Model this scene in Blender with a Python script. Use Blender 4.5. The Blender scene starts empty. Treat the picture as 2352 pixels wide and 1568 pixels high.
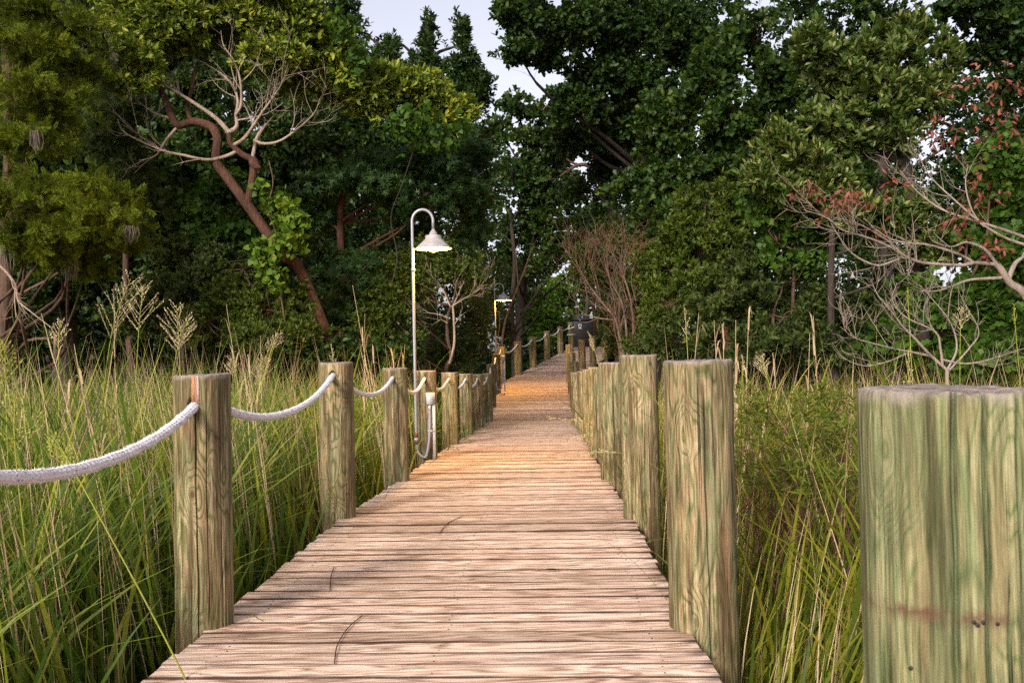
import bpy, math, random
import numpy as np
from mathutils import Vector, Matrix
R = math.radians
rng = np.random.default_rng(7)
random.seed(7)
scene = bpy.context.scene
col = scene.collection
# ------------------------------------------------------------------ camera geometry
F = 2350.0; CX, CY = 1176.0, 784.0
PITCH, ROLL, CAMH = .026, .022, 1.0
f_ = np.array([0, math.cos(PITCH), math.sin(PITCH)]); r0 = np.array([1., 0, 0]); u0 = np.cross(r0, f_)
r_ = r0*math.cos(ROLL) - u0*math.sin(ROLL); u_ = u0*math.cos(ROLL) + r0*math.sin(ROLL)
cpos = np.array([0, 0, CAMH])
def ray(px, py): return f_ + r_*(px-CX)/F - u_*(py-CY)/F
def at(px, py, Y):
    d = ray(px, py); return cpos + d*(Y/d[1])

# ------------------------------------------------------------------ helpers
def tag(o, label=None, cat=None, group=None, kind=None):
    if label: o['label'] = label
    if cat: o['category'] = cat
    if group: o['group'] = group
    if kind: o['kind'] = kind
    return o
def np_mesh(name, V, Fa, mat=None, parent=None, smooth=False, midx=None, mats=None):
    V = np.ascontiguousarray(V, dtype=np.float32).reshape(-1, 3)
    me = bpy.data.meshes.new(name)
    if not isinstance(Fa, (list, tuple)): Fa = [Fa]
    Fa = [np.asarray(f, dtype=np.int32) for f in Fa if len(f)]
    nl = sum(f.size for f in Fa); nf = sum(len(f) for f in Fa)
    me.vertices.add(len(V)); me.vertices.foreach_set('co', V.ravel())
    me.loops.add(nl); me.loops.foreach_set('vertex_index', np.concatenate([f.ravel() for f in Fa]))
    me.polygons.add(nf)
    st = np.concatenate([np.full(len(f), f.shape[1]) for f in Fa]); st = np.concatenate([[0], np.cumsum(st)[:-1]])
    me.polygons.foreach_set('loop_start', st.astype(np.int32))
    if midx is not None: me.polygons.foreach_set('material_index', np.asarray(midx, dtype=np.int32))
    if smooth: me.polygons.foreach_set('use_smooth', np.ones(nf, dtype=bool))
    me.update(calc_edges=True); me.validate()
    for m in (mats or [mat]):
        if m: me.materials.append(m)
    o = bpy.data.objects.new(name, me); col.objects.link(o)
    if parent: o.parent = parent
    return o
def empty(name, loc=(0, 0, 0)):
    o = bpy.data.objects.new(name, None); o.location = loc; o.empty_display_size = .2; col.objects.link(o); return o
class MB:
    def __init__(s): s.V = []; s.Q = []; s.T = []; s.n = 0
    def add(s, V, Q=None, T=None):
        V = np.asarray(V, float).reshape(-1, 3)
        if Q is not None and len(Q): s.Q.append(np.asarray(Q, int)+s.n)
        if T is not None and len(T): s.T.append(np.asarray(T, int)+s.n)
        s.V.append(V); s.n += len(V)
    def build(s, name, mat, parent=None, smooth=False):
        F_ = []
        if s.Q: F_.append(np.concatenate(s.Q))
        if s.T: F_.append(np.concatenate(s.T))
        V = np.concatenate(s.V)
        if parent is not None: V = V - np.array(parent.location)
        return np_mesh(name, V, F_, mat, parent, smooth)
    def box(s, c, h, rz=0):
        c = np.array(c); h = np.array(h)
        b = np.array([[x, y, z] for x in (-1, 1) for y in (-1, 1) for z in (-1, 1)])*h
        ca, sa = math.cos(rz), math.sin(rz)
        b = np.stack([b[:, 0]*ca-b[:, 1]*sa, b[:, 0]*sa+b[:, 1]*ca, b[:, 2]], 1)+c
        s.add(b, [[0, 1, 3, 2], [4, 6, 7, 5], [0, 4, 5, 1], [2, 3, 7, 6], [0, 2, 6, 4], [1, 5, 7, 3]])
    def tube(s, P, rad, n=8, cap=True):
        P = np.asarray(P, float); m = len(P); rad = np.broadcast_to(np.asarray(rad, float), (m,))
        T = np.gradient(P, axis=0); T /= np.linalg.norm(T, axis=1)[:, None]+1e-9
        a = np.array([0, 0, 1.]) if abs(T[0][2]) < .9 else np.array([1., 0, 0])
        nrm = np.cross(T[0], a); nrm /= np.linalg.norm(nrm)
        ang = np.linspace(0, 2*math.pi, n, endpoint=False); V = []
        for i in range(m):
            nrm = nrm - T[i]*nrm.dot(T[i]); nrm /= np.linalg.norm(nrm)+1e-9
            b = np.cross(T[i], nrm)
            V.append(P[i]+rad[i]*(np.cos(ang)[:, None]*nrm+np.sin(ang)[:, None]*b))
        V = np.concatenate(V); q = []
        i = np.arange(m-1)[:, None]*n; j = np.arange(n)[None]; k = (j+1) % n
        Q = np.stack([i+j, i+k, i+n+k, i+n+j], -1).reshape(-1, 4)
        T3 = []
        if cap:
            V = np.concatenate([V, P[:1], P[-1:]]); c0 = m*n; c1 = c0+1
            jj = np.arange(n); kk = (jj+1) % n
            T3 = np.concatenate([np.stack([np.full(n, c0), kk, jj], 1), np.stack([np.full(n, c1), (m-1)*n+jj, (m-1)*n+kk], 1)])
        s.add(V, Q, T3)
    def lathe(s, c, prof, n=32):
        ang = np.linspace(0, 2*math.pi, n, endpoint=False); c = np.array(c)
        V = np.concatenate([np.stack([r*np.cos(ang), r*np.sin(ang), np.full(n, z)], 1) for r, z in prof])+c
        m = len(prof); i = np.arange(m-1)[:, None]*n; j = np.arange(n)[None]; k = (j+1) % n
        s.add(V, np.stack([i+j, i+k, i+n+k, i+n+j], -1).reshape(-1, 4))
def smooth_path(P, n):
    P = np.asarray(P, float); m = len(P)
    if m < 3:
        t = np.linspace(0, 1, n)[:, None]; return P[0]*(1-t)+P[-1]*t
    E = np.concatenate([[2*P[0]-P[1]], P, [2*P[-1]-P[-2]]]); out = []
    for t in np.linspace(0, m-1-1e-6, n):
        i = int(t); u = t-i; a, b, c, d = E[i:i+4]
        out.append(.5*((2*b)+(c-a)*u+(2*a-5*b+4*c-d)*u*u+(3*b-3*c+d-a)*u**3))
    return np.array(out)
def snoise(P, sc, seed, octv=3):
    r = np.random.default_rng(seed); v = np.zeros(len(P)); a = 1.
    for o in range(octv):
        for k in range(4):
            w = r.normal(size=3); w *= sc*(2**o)/np.linalg.norm(w)
            v += a*np.sin(P@w*2*math.pi+r.uniform(0, 6.28))
        a *= .6
    return v/3.2

# ------------------------------------------------------------------ materials
class NT:
    def __init__(s, name):
        s.m = bpy.data.materials.new(name); s.m.use_nodes = True; s.t = s.m.node_tree; s.t.nodes.clear()
        s.out = s.n('ShaderNodeOutputMaterial')
    def n(s, typ, **k):
        nd = s.t.nodes.new(typ)
        for a, b in k.items():
            if a.startswith('i_'): nd.inputs[a[2:].replace('_', ' ')].default_value = b
            else: setattr(nd, a, b)
        return nd
    def l(s, a, b): s.t.links.new(a, b)
    def val(s, x, sock):
        if hasattr(x, 'is_output'): s.l(x, sock)
        else: sock.default_value = x
    def math(s, op, a, b=0., c=0., clamp=False):
        nd = s.n('ShaderNodeMath', operation=op, use_clamp=clamp)
        s.val(a, nd.inputs[0]); s.val(b, nd.inputs[1]); s.val(c, nd.inputs[2]); return nd.outputs[0]
    def vmath(s, op, a, b):
        nd = s.n('ShaderNodeVectorMath', operation=op); s.val(a, nd.inputs[0]); s.val(b, nd.inputs[1]); return nd.outputs[0]
    def noise(s, vec, scale=1., detail=3., rough=.55, dist=0.):
        nd = s.n('ShaderNodeTexNoise'); s.l(vec, nd.inputs['Vector'])
        nd.inputs['Scale'].default_value = scale; nd.inputs['Detail'].default_value = detail
        nd.inputs['Roughness'].default_value = rough; nd.inputs['Distortion'].default_value = dist
        return nd.outputs['Fac']
    def ramp(s, fac, stops, interp='LINEAR'):
        nd = s.n('ShaderNodeValToRGB'); cr = nd.color_ramp; cr.interpolation = interp
        while len(cr.elements) < len(stops): cr.elements.new(.5)
        for e, (p, c) in zip(cr.elements, stops):
            e.position = p; e.color = (*(c if not isinstance(c, (int, float)) else (c, c, c)), 1)
        s.l(fac, nd.inputs[0]); return nd.outputs[0]
    def mix(s, fac, a, b, mode='MIX'):
        nd = s.n('ShaderNodeMix', data_type='RGBA', blend_type=mode)
        s.val(fac, nd.inputs[0])
        for x, i in ((a, 6), (b, 7)):
            if hasattr(x, 'is_output'): s.l(x, nd.inputs[i])
            else: nd.inputs[i].default_value = (*x, 1)
        return nd.outputs[2]
    def pbsdf(s, base, rough=.6, spec=.3, metal=0., normal=None, **k):
        p = s.n('ShaderNodeBsdfPrincipled')
        if hasattr(base, 'is_output'): s.l(base, p.inputs['Base Color'])
        else: p.inputs['Base Color'].default_value = (*base, 1)
        s.val(rough, p.inputs['Roughness']); p.inputs['Specular IOR Level'].default_value = spec
        p.inputs['Metallic'].default_value = metal
        if normal: s.l(normal, p.inputs['Normal'])
        return p
    def bump(s, h, strength=.5, dist=.01, normal=None):
        b = s.n('ShaderNodeBump'); b.inputs['Strength'].default_value = strength; b.inputs['Distance'].default_value = dist
        s.l(h, b.inputs['Height'])
        if normal: s.l(normal, b.inputs['Normal'])
        return b.outputs[0]
    def done(s, sh): s.l(sh.outputs[0], s.out.inputs[0]); return s.m

def leaf_mat(name, stops, trans=.25, rough=.5, spec=.3, tcol=(.25, .35, .05), clump=.6, k=.6):
    stops = [(p, (c[0]*k*1.05, c[1]*k*1.1, c[2]*k*.65)) for p, c in stops]; tcol = tuple(x*k for x in tcol)
    t = NT(name); g = t.n('ShaderNodeNewGeometry'); tc = t.n('ShaderNodeTexCoord')
    big = t.noise(tc.outputs['Object'], 1.1, 2)
    fac = t.math('ADD', t.math('MULTIPLY', g.outputs['Random Per Island'], 1-.4*clump), t.math('MULTIPLY', t.math('SUBTRACT', big, .3), clump), clamp=True)
    c = t.ramp(fac, stops)
    p = t.pbsdf(c, rough+.08, spec*.45)
    tr = t.n('ShaderNodeBsdfTranslucent'); t.l(t.mix(.6, c, tcol, 'MIX'), tr.inputs[0])
    mx = t.n('ShaderNodeMixShader'); mx.inputs[0].default_value = trans
    t.l(p.outputs[0], mx.inputs[1]); t.l(tr.outputs[0], mx.inputs[2]); return t.done(mx)
def bark_mat(name, a, b, sc=18, stretch=.25):
    t = NT(name); tc = t.n('ShaderNodeTexCoord')
    v = t.vmath('MULTIPLY', tc.outputs['Object'], (1, 1, stretch))
    n = t.noise(v, sc, 4, .65); n2 = t.noise(tc.outputs['Object'], 2.5, 2)
    c = t.mix(t.math('MULTIPLY', t.math('ADD', n, t.math('SUBTRACT', n2, .5)), 1., clamp=True), a, b)
    return t.done(t.pbsdf(c, .85, .2, normal=t.bump(n, 1., .03)))
def plain_mat(name, c, rough=.5, spec=.4, metal=0., var=.12, sc=9):
    t = NT(name); tc = t.n('ShaderNodeTexCoord'); n = t.noise(tc.outputs['Object'], sc, 4)
    cc = t.mix(t.math('MULTIPLY', n, 1.), tuple(x*(1-var*2) for x in c), tuple(min(1, x*(1+var)) for x in c))
    return t.done(t.pbsdf(cc, rough, spec, metal, normal=t.bump(n, .1, .004)))
def emit_mat(name, c, st):
    t = NT(name); e = t.n('ShaderNodeEmission'); e.inputs[0].default_value = (*c, 1); e.inputs[1].default_value = st; return t.done(e)

def post_mat(stain=False):
    t = NT('weathered_treated_pine'); tc = t.n('ShaderNodeTexCoord'); oi = t.n('ShaderNodeObjectInfo')
    off = t.math('MULTIPLY', oi.outputs['Random'], 37.)
    cmb = t.n('ShaderNodeCombineXYZ'); t.l(off, cmb.inputs[0]); t.l(off, cmb.inputs[2])
    P = t.vmath('ADD', tc.outputs['Object'], cmb.outputs[0])
    low = t.noise(t.vmath('MULTIPLY', P, (7.5, 7.5, 1.15)), 1., 2.5, .4, .2)
    fine = t.noise(t.vmath('MULTIPLY', P, (110, 110, 4.5)), 1., 5, .7)
    med = t.noise(t.vmath('MULTIPLY', P, (38, 38, 2.2)), 1., 4, .65)
    kv = t.n('ShaderNodeTexVoronoi', feature='SMOOTH_F1'); t.l(t.vmath('MULTIPLY', P, (5.2, 5.2, 2.9)), kv.inputs['Vector']); kv.inputs['Scale'].default_value = 1.; kv.inputs['Smoothness'].default_value = .25
    kn = t.ramp(kv.outputs['Distance'], [(0., 1.), (.16, .55), (.42, 0.)], 'EASE')
    ph = t.math('ADD', t.math('ADD', t.math('MULTIPLY', low, 30.), t.math('MULTIPLY', kn, 7.)), t.math('MULTIPLY', med, 2.0))
    band = t.math('PINGPONG', ph, 1.)
    blot = t.noise(t.vmath('MULTIPLY', P, (6, 6, 1.6)), 1., 4, .62)
    blot2 = t.noise(t.vmath('MULTIPLY', t.vmath('ADD', P, (4, 4, 7)), (12, 12, 2.)), 1., 4, .62)
    k = t.math('ADD', t.math('MULTIPLY', fine, .55), t.math('MULTIPLY', med, .45))
    tan = t.ramp(k, [(.36, (.09, .055, .026)), (.48, (.33, .24, .125)), (.58, (.56, .44, .27)), (.66, (.72, .60, .42))])
    grn = t.ramp(k, [(.36, (.04, .042, .02)), (.48, (.18, .18, .08)), (.58, (.34, .34, .175)), (.66, (.50, .50, .30))])
    bf = t.math('ADD', t.math('MULTIPLY', t.math('SUBTRACT', band, .5), .55), blot)
    bf = t.math('ADD', bf, t.math('MULTIPLY', t.math('SUBTRACT', oi.outputs['Random'], .5), .16))
    c = t.mix(t.ramp(bf, [(.36, 0.), (.56, 1.)]), grn, tan)
    c = t.mix(t.ramp(blot2, [(.50, 0.), (.66, .55)]), c, t.mix(k, (.06, .09, .045), (.30, .36, .21)))
    st2 = t.noise(t.vmath('MULTIPLY', t.vmath('ADD', P, (9, 3, 4)), (20, 20, 1.6)), 1., 4, .65)
    c = t.mix(t.ramp(t.math('ADD', st2, t.math('MULTIPLY', t.math('SUBTRACT', band, .5), .1)), [(.50, 0.), (.60, .8)]), c, t.mix(fine, (.04, .024, .012), (.17, .105, .055)))
    c = t.mix(1., c, t.ramp(band, [(.0, (.60, .52, .40)), (.2, (.9, .87, .82)), (.4, 1.), (1., 1.)]), 'MULTIPLY')
    c = t.mix(t.ramp(kv.outputs['Distance'], [(.03, .85), (.09, 0.)]), c, (.10, .055, .03))
    st3 = t.noise(t.vmath('MULTIPLY', t.vmath('ADD', P, (2, 8, 1)), (17, 17, 1.8)), 1., 3, .55)
    c = t.mix(t.ramp(st3, [(.62, 0.), (.68, .6)]), c, t.mix(k, (.24, .12, .06), (.58, .36, .22)))
    chk = t.noise(t.vmath('MULTIPLY', t.vmath('ADD', P, (1, 5, 2)), (70, 70, 1.0)), 1., 2, .5)
    c = t.mix(t.ramp(chk, [(.70, 0.), (.73, .8)]), c, (.03, .022, .014))
    geo = t.n('ShaderNodeNewGeometry'); sx = t.n('ShaderNodeSeparateXYZ'); t.l(geo.outputs['Normal'], sx.inputs[0])
    sg = t.n('ShaderNodeSeparateXYZ'); t.l(tc.outputs['Generated'], sg.inputs[0])
    topn = t.noise(t.vmath('MULTIPLY', P, (30, 30, 30)), 1., 4, .6)
    tcx = t.ramp(topn, [(.3, (.09, .07, .06)), (.6, (.29, .24, .21))])
    fz = t.math('ADD', sg.outputs[2], t.math('MULTIPLY', t.math('SUBTRACT', topn, .5), .02))
    rim = t.math('MULTIPLY', t.ramp(fz, [(.987, 0.), (.994, 1.)]), .6)
    c = t.mix(1., c, (.68, .65, .60), 'MULTIPLY')
    ck = t.n('ShaderNodeAttribute'); ck.attribute_name = 'check'
    c = t.mix(t.math('MULTIPLY', ck.outputs['Fac'], .93), c, (.012, .009, .006))
    if stain:
        so_ = t.n('ShaderNodeSeparateXYZ'); t.l(tc.outputs['Object'], so_.inputs[0])
        sn = t.noise(t.vmath('MULTIPLY', P, (25, 25, 25)), 1., 4, .6)
        dz = t.math('ABSOLUTE', t.math('SUBTRACT', so_.outputs[2], t.math('ADD', 1.622, t.math('MULTIPLY', sn, .03))))
        sm = t.math('MULTIPLY', t.ramp(dz, [(.0, 1.), (.018, 0.)]), t.ramp(so_.outputs[0], [(.0, 1.), (.09, 0.)]))
        c = t.mix(.45, c, t.mix(t.ramp(k, [(.4, 0.), (.6, 1.)]), (.035, .06, .02), (.20, .27, .12)))
        c = t.mix(t.math('MULTIPLY', sm, t.ramp(sn, [(.42, .1), (.62, .8)])), c, (.085, .035, .022))
    tf = t.math('MAXIMUM', rim, t.ramp(sx.outputs[2], [(.5, 0.), (.7, 1.)]))
    c = t.mix(tf, c, tcx)
    # green-brown damp band near the boards
    h = t.math('ADD', t.math('MULTIPLY', fine, .7), t.math('ADD', t.math('MULTIPLY', band, .2), t.math('MULTIPLY', med, .5)))
    h = t.math('SUBTRACT', h, t.ramp(chk, [(.69, 0.), (.73, 1.)]))
    return t.done(t.pbsdf(c, .82, .2, normal=t.bump(h, .8, .006)))
def deck_mat():
    t = NT('weathered_deck_boards'); tc = t.n('ShaderNodeTexCoord'); g = t.n('ShaderNodeNewGeometry')
    rnd = g.outputs['Random Per Island']
    cmb = t.n('ShaderNodeCombineXYZ'); t.l(t.math('MULTIPLY', rnd, 91.), cmb.inputs[0]); t.l(t.math('MULTIPLY', rnd, 53.), cmb.inputs[2])
    P = t.vmath('ADD', tc.outputs['Object'], cmb.outputs[0])
    low = t.noise(t.vmath('MULTIPLY', P, (1.7, 13, 11)), 1., 3., .45, .4)
    fine = t.noise(t.vmath('MULTIPLY', P, (7., 190, 40)), 1., 5, .72)
    mid = t.noise(t.vmath('MULTIPLY', t.vmath('ADD', P, (5, 0, 0)), (3.4, 95, 20)), 1., 4, .66)
    band = t.math('PINGPONG', t.math('ADD', t.math('MULTIPLY', low, 14.), t.math('MULTIPLY', fine, .5)), 1.)
    k = t.math('ADD', t.math('MULTIPLY', band, .38), t.math('MULTIPLY', fine, .75))
    c = t.ramp(k, [(.3, (.13, .08, .055)), (.48, (.40, .28, .21)), (.62, (.60, .47, .38)), (.85, (.80, .71, .63))])
    # dark weathered streaks and pale silvered strips
    c = t.mix(t.ramp(mid, [(.55, 0.), (.64, .5)]), c, (.15, .085, .055))
    mid2 = t.noise(t.vmath('MULTIPLY', t.vmath('ADD', P, (15, 3, 0)), (2.2, 70, 20)), 1., 4, .65)
    c = t.mix(t.ramp(mid2, [(.5, 0.), (.7, .6)]), c, (.70, .62, .58))
    fl = t.noise(t.vmath('MULTIPLY', t.vmath('ADD', P, (3, 7, 0)), (7, 75, 30)), 1., 4, .7)
    c = t.mix(t.ramp(fl, [(.68, 0.), (.72, .9)]), c, (.045, .03, .022))
    # knots: stretched cells with a dark heart
    vo = t.n('ShaderNodeTexVoronoi'); t.l(t.vmath('MULTIPLY', P, (2.2, 9, 3)), vo.inputs['Vector']); vo.inputs['Scale'].default_value = 1.
    kd = t.math('ADD', vo.outputs['Distance'], t.math('MULTIPLY', t.math('SUBTRACT', fine, .5), .22))
    c = t.mix(t.ramp(kd, [(.03, .85), (.13, 0.)]), c, (.10, .055, .035))
    ea = t.n('ShaderNodeAttribute'); ea.attribute_name = 'edge_dirt_shade'  # dirt plus the shade of the gaps, painted dark along board edges
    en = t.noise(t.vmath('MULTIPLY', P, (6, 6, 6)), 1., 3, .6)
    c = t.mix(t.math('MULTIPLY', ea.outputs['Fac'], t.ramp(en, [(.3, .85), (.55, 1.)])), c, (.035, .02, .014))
    # board to board differences
    c = t.mix(1., c, t.ramp(rnd, [(0., (.58, .52, .47)), (.2, (1, .97, .93)), (.4, (.78, .70, .64)), (.6, (1.1, 1.06, 1.02)), (.8, (.72, .66, .62)), (1., (1., .92, .86))], 'LINEAR'), 'MULTIPLY')
    c = t.mix(1., c, (1.24, 1.18, 1.14), 'MULTIPLY')
    h = t.math('SUBTRACT', t.math('ADD', fine, t.math('MULTIPLY', band, .3)), t.ramp(fl, [(.66, 0.), (.72, 1.)]))
    return t.done(t.pbsdf(c, .75, .25, normal=t.bump(h, .55, .003)))
def rope_mat():
    t = NT('white_braided_rope'); tc = t.n('ShaderNodeTexCoord'); P = tc.outputs['Object']
    n = t.noise(P, 130., 3, .6); c = t.ramp(n, [(.3, (.56, .50, .50)), (.6, (.80, .76, .77))])
    vo = t.n('ShaderNodeTexVoronoi'); t.l(P, vo.inputs['Vector']); vo.inputs['Scale'].default_value = 48.
    c = t.mix(t.ramp(vo.outputs['Distance'], [(.13, .9), (.17, 0.)]), c, (.05, .045, .06))
    return t.done(t.pbsdf(c, .9, .1, normal=t.bump(n, .5, .003)))

M = {}
M['post'] = post_mat(); M['post_stained'] = post_mat(True); M['deck'] = deck_mat(); M['rope'] = rope_mat()
M['split_orange'] = bark_mat('fresh_orange_split', (.26, .11, .05), (.48, .24, .12), 60, .05); M['split_pale'] = bark_mat('pale_pink_split', (.38, .26, .20), (.60, .46, .38), 60, .05)
M['beam'] = bark_mat('dark_stringer_wood', (.06, .045, .03), (.16, .12, .08))
M['bark'] = bark_mat('brown_bark', (.015, .009, .006), (.15, .09, .06), 26, .15)
M['barkred'] = bark_mat('reddish_furrowed_bark', (.010, .005, .003), (.12, .056, .034), 34, .13)
M['barkpale'] = bark_mat('pale_grey_bark', (.085, .06, .045), (.42, .32, .24), 16)
M['barkdark'] = bark_mat('dark_bark', (.012, .009, .007), (.06, .045, .035))
M['barkash'] = bark_mat('ash_grey_twigs', (.07, .05, .042), (.34, .275, .22), 16)
M['twigred'] = bark_mat('russet_dry_twigs', (.06, .025, .016), (.20, .095, .065))
M['barktan'] = bark_mat('tan_twig_bark', (.06, .04, .028), (.26, .18, .13), 16)
M['galv'] = plain_mat('galvanised_steel', (.30, .29, .30), .45, .5, .45)
M['enamel'] = plain_mat('weathered_white_enamel', (.34, .31, .30), .5, .4, .0, .25, 16)
M['inner'] = plain_mat('glow_tinted_lining', (.62, .50, .30), .5)  # warm lamp glow is put into the lining's base colour
M['pvc'] = plain_mat('white_plastic', (.46, .45, .46), .45)
M['greypvc'] = plain_mat('grey_plastic_conduit', (.28, .28, .31), .5)
M['rust'] = plain_mat('rusty_iron', (.20, .04, .02), .8, .2)
M['bulb'] = emit_mat('glowing_bulb', (1., .62, .13), 10.)
M['bulb'].cycles.emission_sampling = 'NONE'
M['black'] = plain_mat('black_painted_steel', (.005, .005, .007), .4, .4)
M['lid'] = plain_mat('dark_glossy_lid', (.012, .018, .03), .22, .6)
M['white'] = plain_mat('white_print', (.62, .64, .68), .6)
M['iron'] = plain_mat('dark_nail_heads', (.02, .016, .014), .7)
def S(*c): return [(i/(len(c)-1), x) for i, x in enumerate(c)]
M['l_magnolia'] = leaf_mat('yellow_green_leathery_leaves', S((.035, .06, .010), (.085, .12, .018), (.15, .175, .026), (.30, .27, .05)), .2, .38, .5, k=1.0)
M['l_dark'] = leaf_mat('deep_green_leaves', S((.010, .028, .008), (.022, .055, .014), (.04, .085, .02), (.10, .14, .025)), .2, .4, .45, k=.50)
M['l_oak'] = leaf_mat('green_oak_leaves', S((.012, .034, .009), (.028, .066, .016), (.05, .095, .024), (.14, .18, .03)), .22, .4, .45, k=.54)
M['l_gum'] = leaf_mat('blue_green_star_leaves', S((.012, .036, .018), (.028, .068, .03), (.05, .10, .045), (.09, .16, .05)), .22, .42, .4)
M['l_myrtle'] = leaf_mat('olive_small_leaves', S((.022, .045, .010), (.05, .085, .016), (.095, .13, .022), (.17, .19, .03)), .2, .45, .4)
M['l_myrtle_grey'] = leaf_mat('grey_olive_small_leaves', S((.018, .034, .012), (.038, .062, .02), (.07, .10, .035), (.12, .14, .04)), .2, .45, .4)
M['l_cypress'] = leaf_mat('feathery_yellow_green_needles', S((.04, .065, .008), (.10, .135, .012), (.18, .21, .02), (.30, .31, .03)), .3, .6, .2, k=.55)
M['l_vine'] = leaf_mat('bright_heart_leaves', S((.05, .12, .012), (.10, .19, .02), (.16, .26, .03), (.24, .33, .05)), .3, .42, .4, k=.55)
M['l_vinedark'] = leaf_mat('mid_green_heart_leaves', S((.025, .07, .012), (.045, .11, .018), (.08, .15, .025), (.12, .19, .04)), .28, .42, .4)
M['l_bay'] = leaf_mat('pale_backed_bay_leaves', S((.02, .05, .012), (.05, .09, .02), (.11, .14, .05), (.34, .33, .17)), .2, .36, .5, k=.75)
M['l_red'] = leaf_mat('dead_red_leaves', S((.09, .02, .03), (.20, .045, .05), (.34, .12, .14), (.24, .06, .07)), .15, .5, .3, (.3, .1, .06), k=.62)
M['l_bright'] = leaf_mat('fresh_green_leaves', S((.04, .10, .012), (.08, .17, .02), (.13, .24, .035), (.2, .32, .06)), .3, .45, .35)
M['l_orange'] = leaf_mat('orange_turning_leaves', S((.5, .2, .02), (.6, .25, .03)), .3, .5, .3, (.7, .3, .05))
M['moss'] = plain_mat('grey_hanging_moss', (.13, .11, .085), .95, .1)
M['g_green'] = leaf_mat('green_marsh_blades', S((.022, .06, .010), (.05, .11, .013), (.11, .19, .018), (.28, .30, .03), (.52, .44, .14)), .35, .45, .6, (.35, .45, .04), .5, k=.66)
M['g_gold'] = leaf_mat('golden_green_marsh_blades', S((.03, .06, .010), (.07, .105, .013), (.15, .18, .02), (.30, .28, .035), (.50, .38, .14)), .35, .5, .4, (.4, .38, .05), .5, k=.66)
M['g_dry'] = leaf_mat('dry_tan_stalks', S((.26, .15, .15), (.46, .30, .30), (.62, .46, .48), (.5, .34, .32)), .25, .6, .2, (.5, .3, .15), .3, k=.85)
M['g_plume'] = leaf_mat('straw_seed_heads', S((.36, .27, .26), (.52, .41, .40), (.64, .53, .52)), .3, .6, .2, (.5, .45, .2), .3, k=.9)
M['g_plumeg'] = leaf_mat('green_gold_seed_heads', S((.22, .24, .07), (.34, .34, .1), (.45, .42, .16)), .3, .6, .2, (.4, .4, .1), .3, k=.85)
M['weed'] = leaf_mat('yellow_green_weed_leaves', S((.04, .09, .02), (.09, .15, .025), (.20, .22, .04), (.30, .24, .07)), .3, .5, .3, (.4, .4, .05), .6)
M['weedstem'] = plain_mat('dark_red_stems', (.09, .025, .018), .6)
def ground_mat():
    t = NT('dark_marsh_mud'); tc = t.n('ShaderNodeTexCoord'); n = t.noise(tc.outputs['Object'], 3., 6, .65)
    c = t.ramp(n, [(.3, (.012, .010, .006)), (.55, (.035, .026, .014)), (.75, (.07, .05, .025))])
    return t.done(t.pbsdf(c, .8, .25, normal=t.bump(n, .8, .04)))
M['ground'] = ground_mat()

# ------------------------------------------------------------------ posts (photo px of centre/top, depth)
LP = [(-700, 905, 1.75), (463, 860, 4.15), (771, 832, 7.1), (907, 845, 9.36), (978, 851, 11.6), (1032, 855, 14.0), (1069, 858, 16.5),
      (1096, 859, 19.1), (1119, 857, 21.6), (1127, 836, 24.0), (1139, 813, 26.4), (1151, 796, 28.8), (1189, 784, 31.2), (1223, 773, 33.4),
      (1256, 760, 35.7), (1286, 750, 38.0), (1311, 740, 40.3)]
RP = [(2188, 893, 1.56), (1602, 827, 3.95), (1466, 815, 6.75), (1404, 832, 9.1), (1372, 843, 11.4), (1354, 848, 13.9), (1340, 852, 16.4),
      (1324, 855, 18.8), (1318, 830, 23.6), (1312, 809, 26.0), (1308, 791, 28.4), (1336, 780, 30.8), (1361, 772, 33.2), (1388, 762, 35.6)]
def place(L):
    out = []
    for px, py, Y in L:
        p = at(px, py, Y); out.append((p[0], Y, p[2]))
    return np.array(out)
LW = place(LP); RW = place(RP)
LW[0] = (-1.30, 1.75, 1.0); RW[0][0] = .665; RW[0][2] = .955
dk_y = [-3, 0, 11.6, 14, 16.5, 19.1, 21.6, 24., 26.4, 28.8, 31.2, 33.4, 35.7, 38., 40.3, 46.]
dk_z = [0, 0, 0.0, -.02, -.05, -.09, -.11] + [LW[i][2]-1.0 for i in range(9, 17)] + [LW[16][2]-.85]
def deck_z(y): return float(np.interp(y, dk_y, dk_z))
def lx(y): return float(np.interp(y, [-3]+list(LW[1:, 1]), [LW[1][0]+.06]+list(LW[1:, 0]+.04)))
RYs = list(RW[1:, 1])+[38.0, 40.3]; RXs = list(RW[1:, 0]-.07)+[3.55, 4.1]
def rx(y): return float(np.interp(y, [-3]+RYs, [RXs[0]-.16]+RXs))

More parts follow.
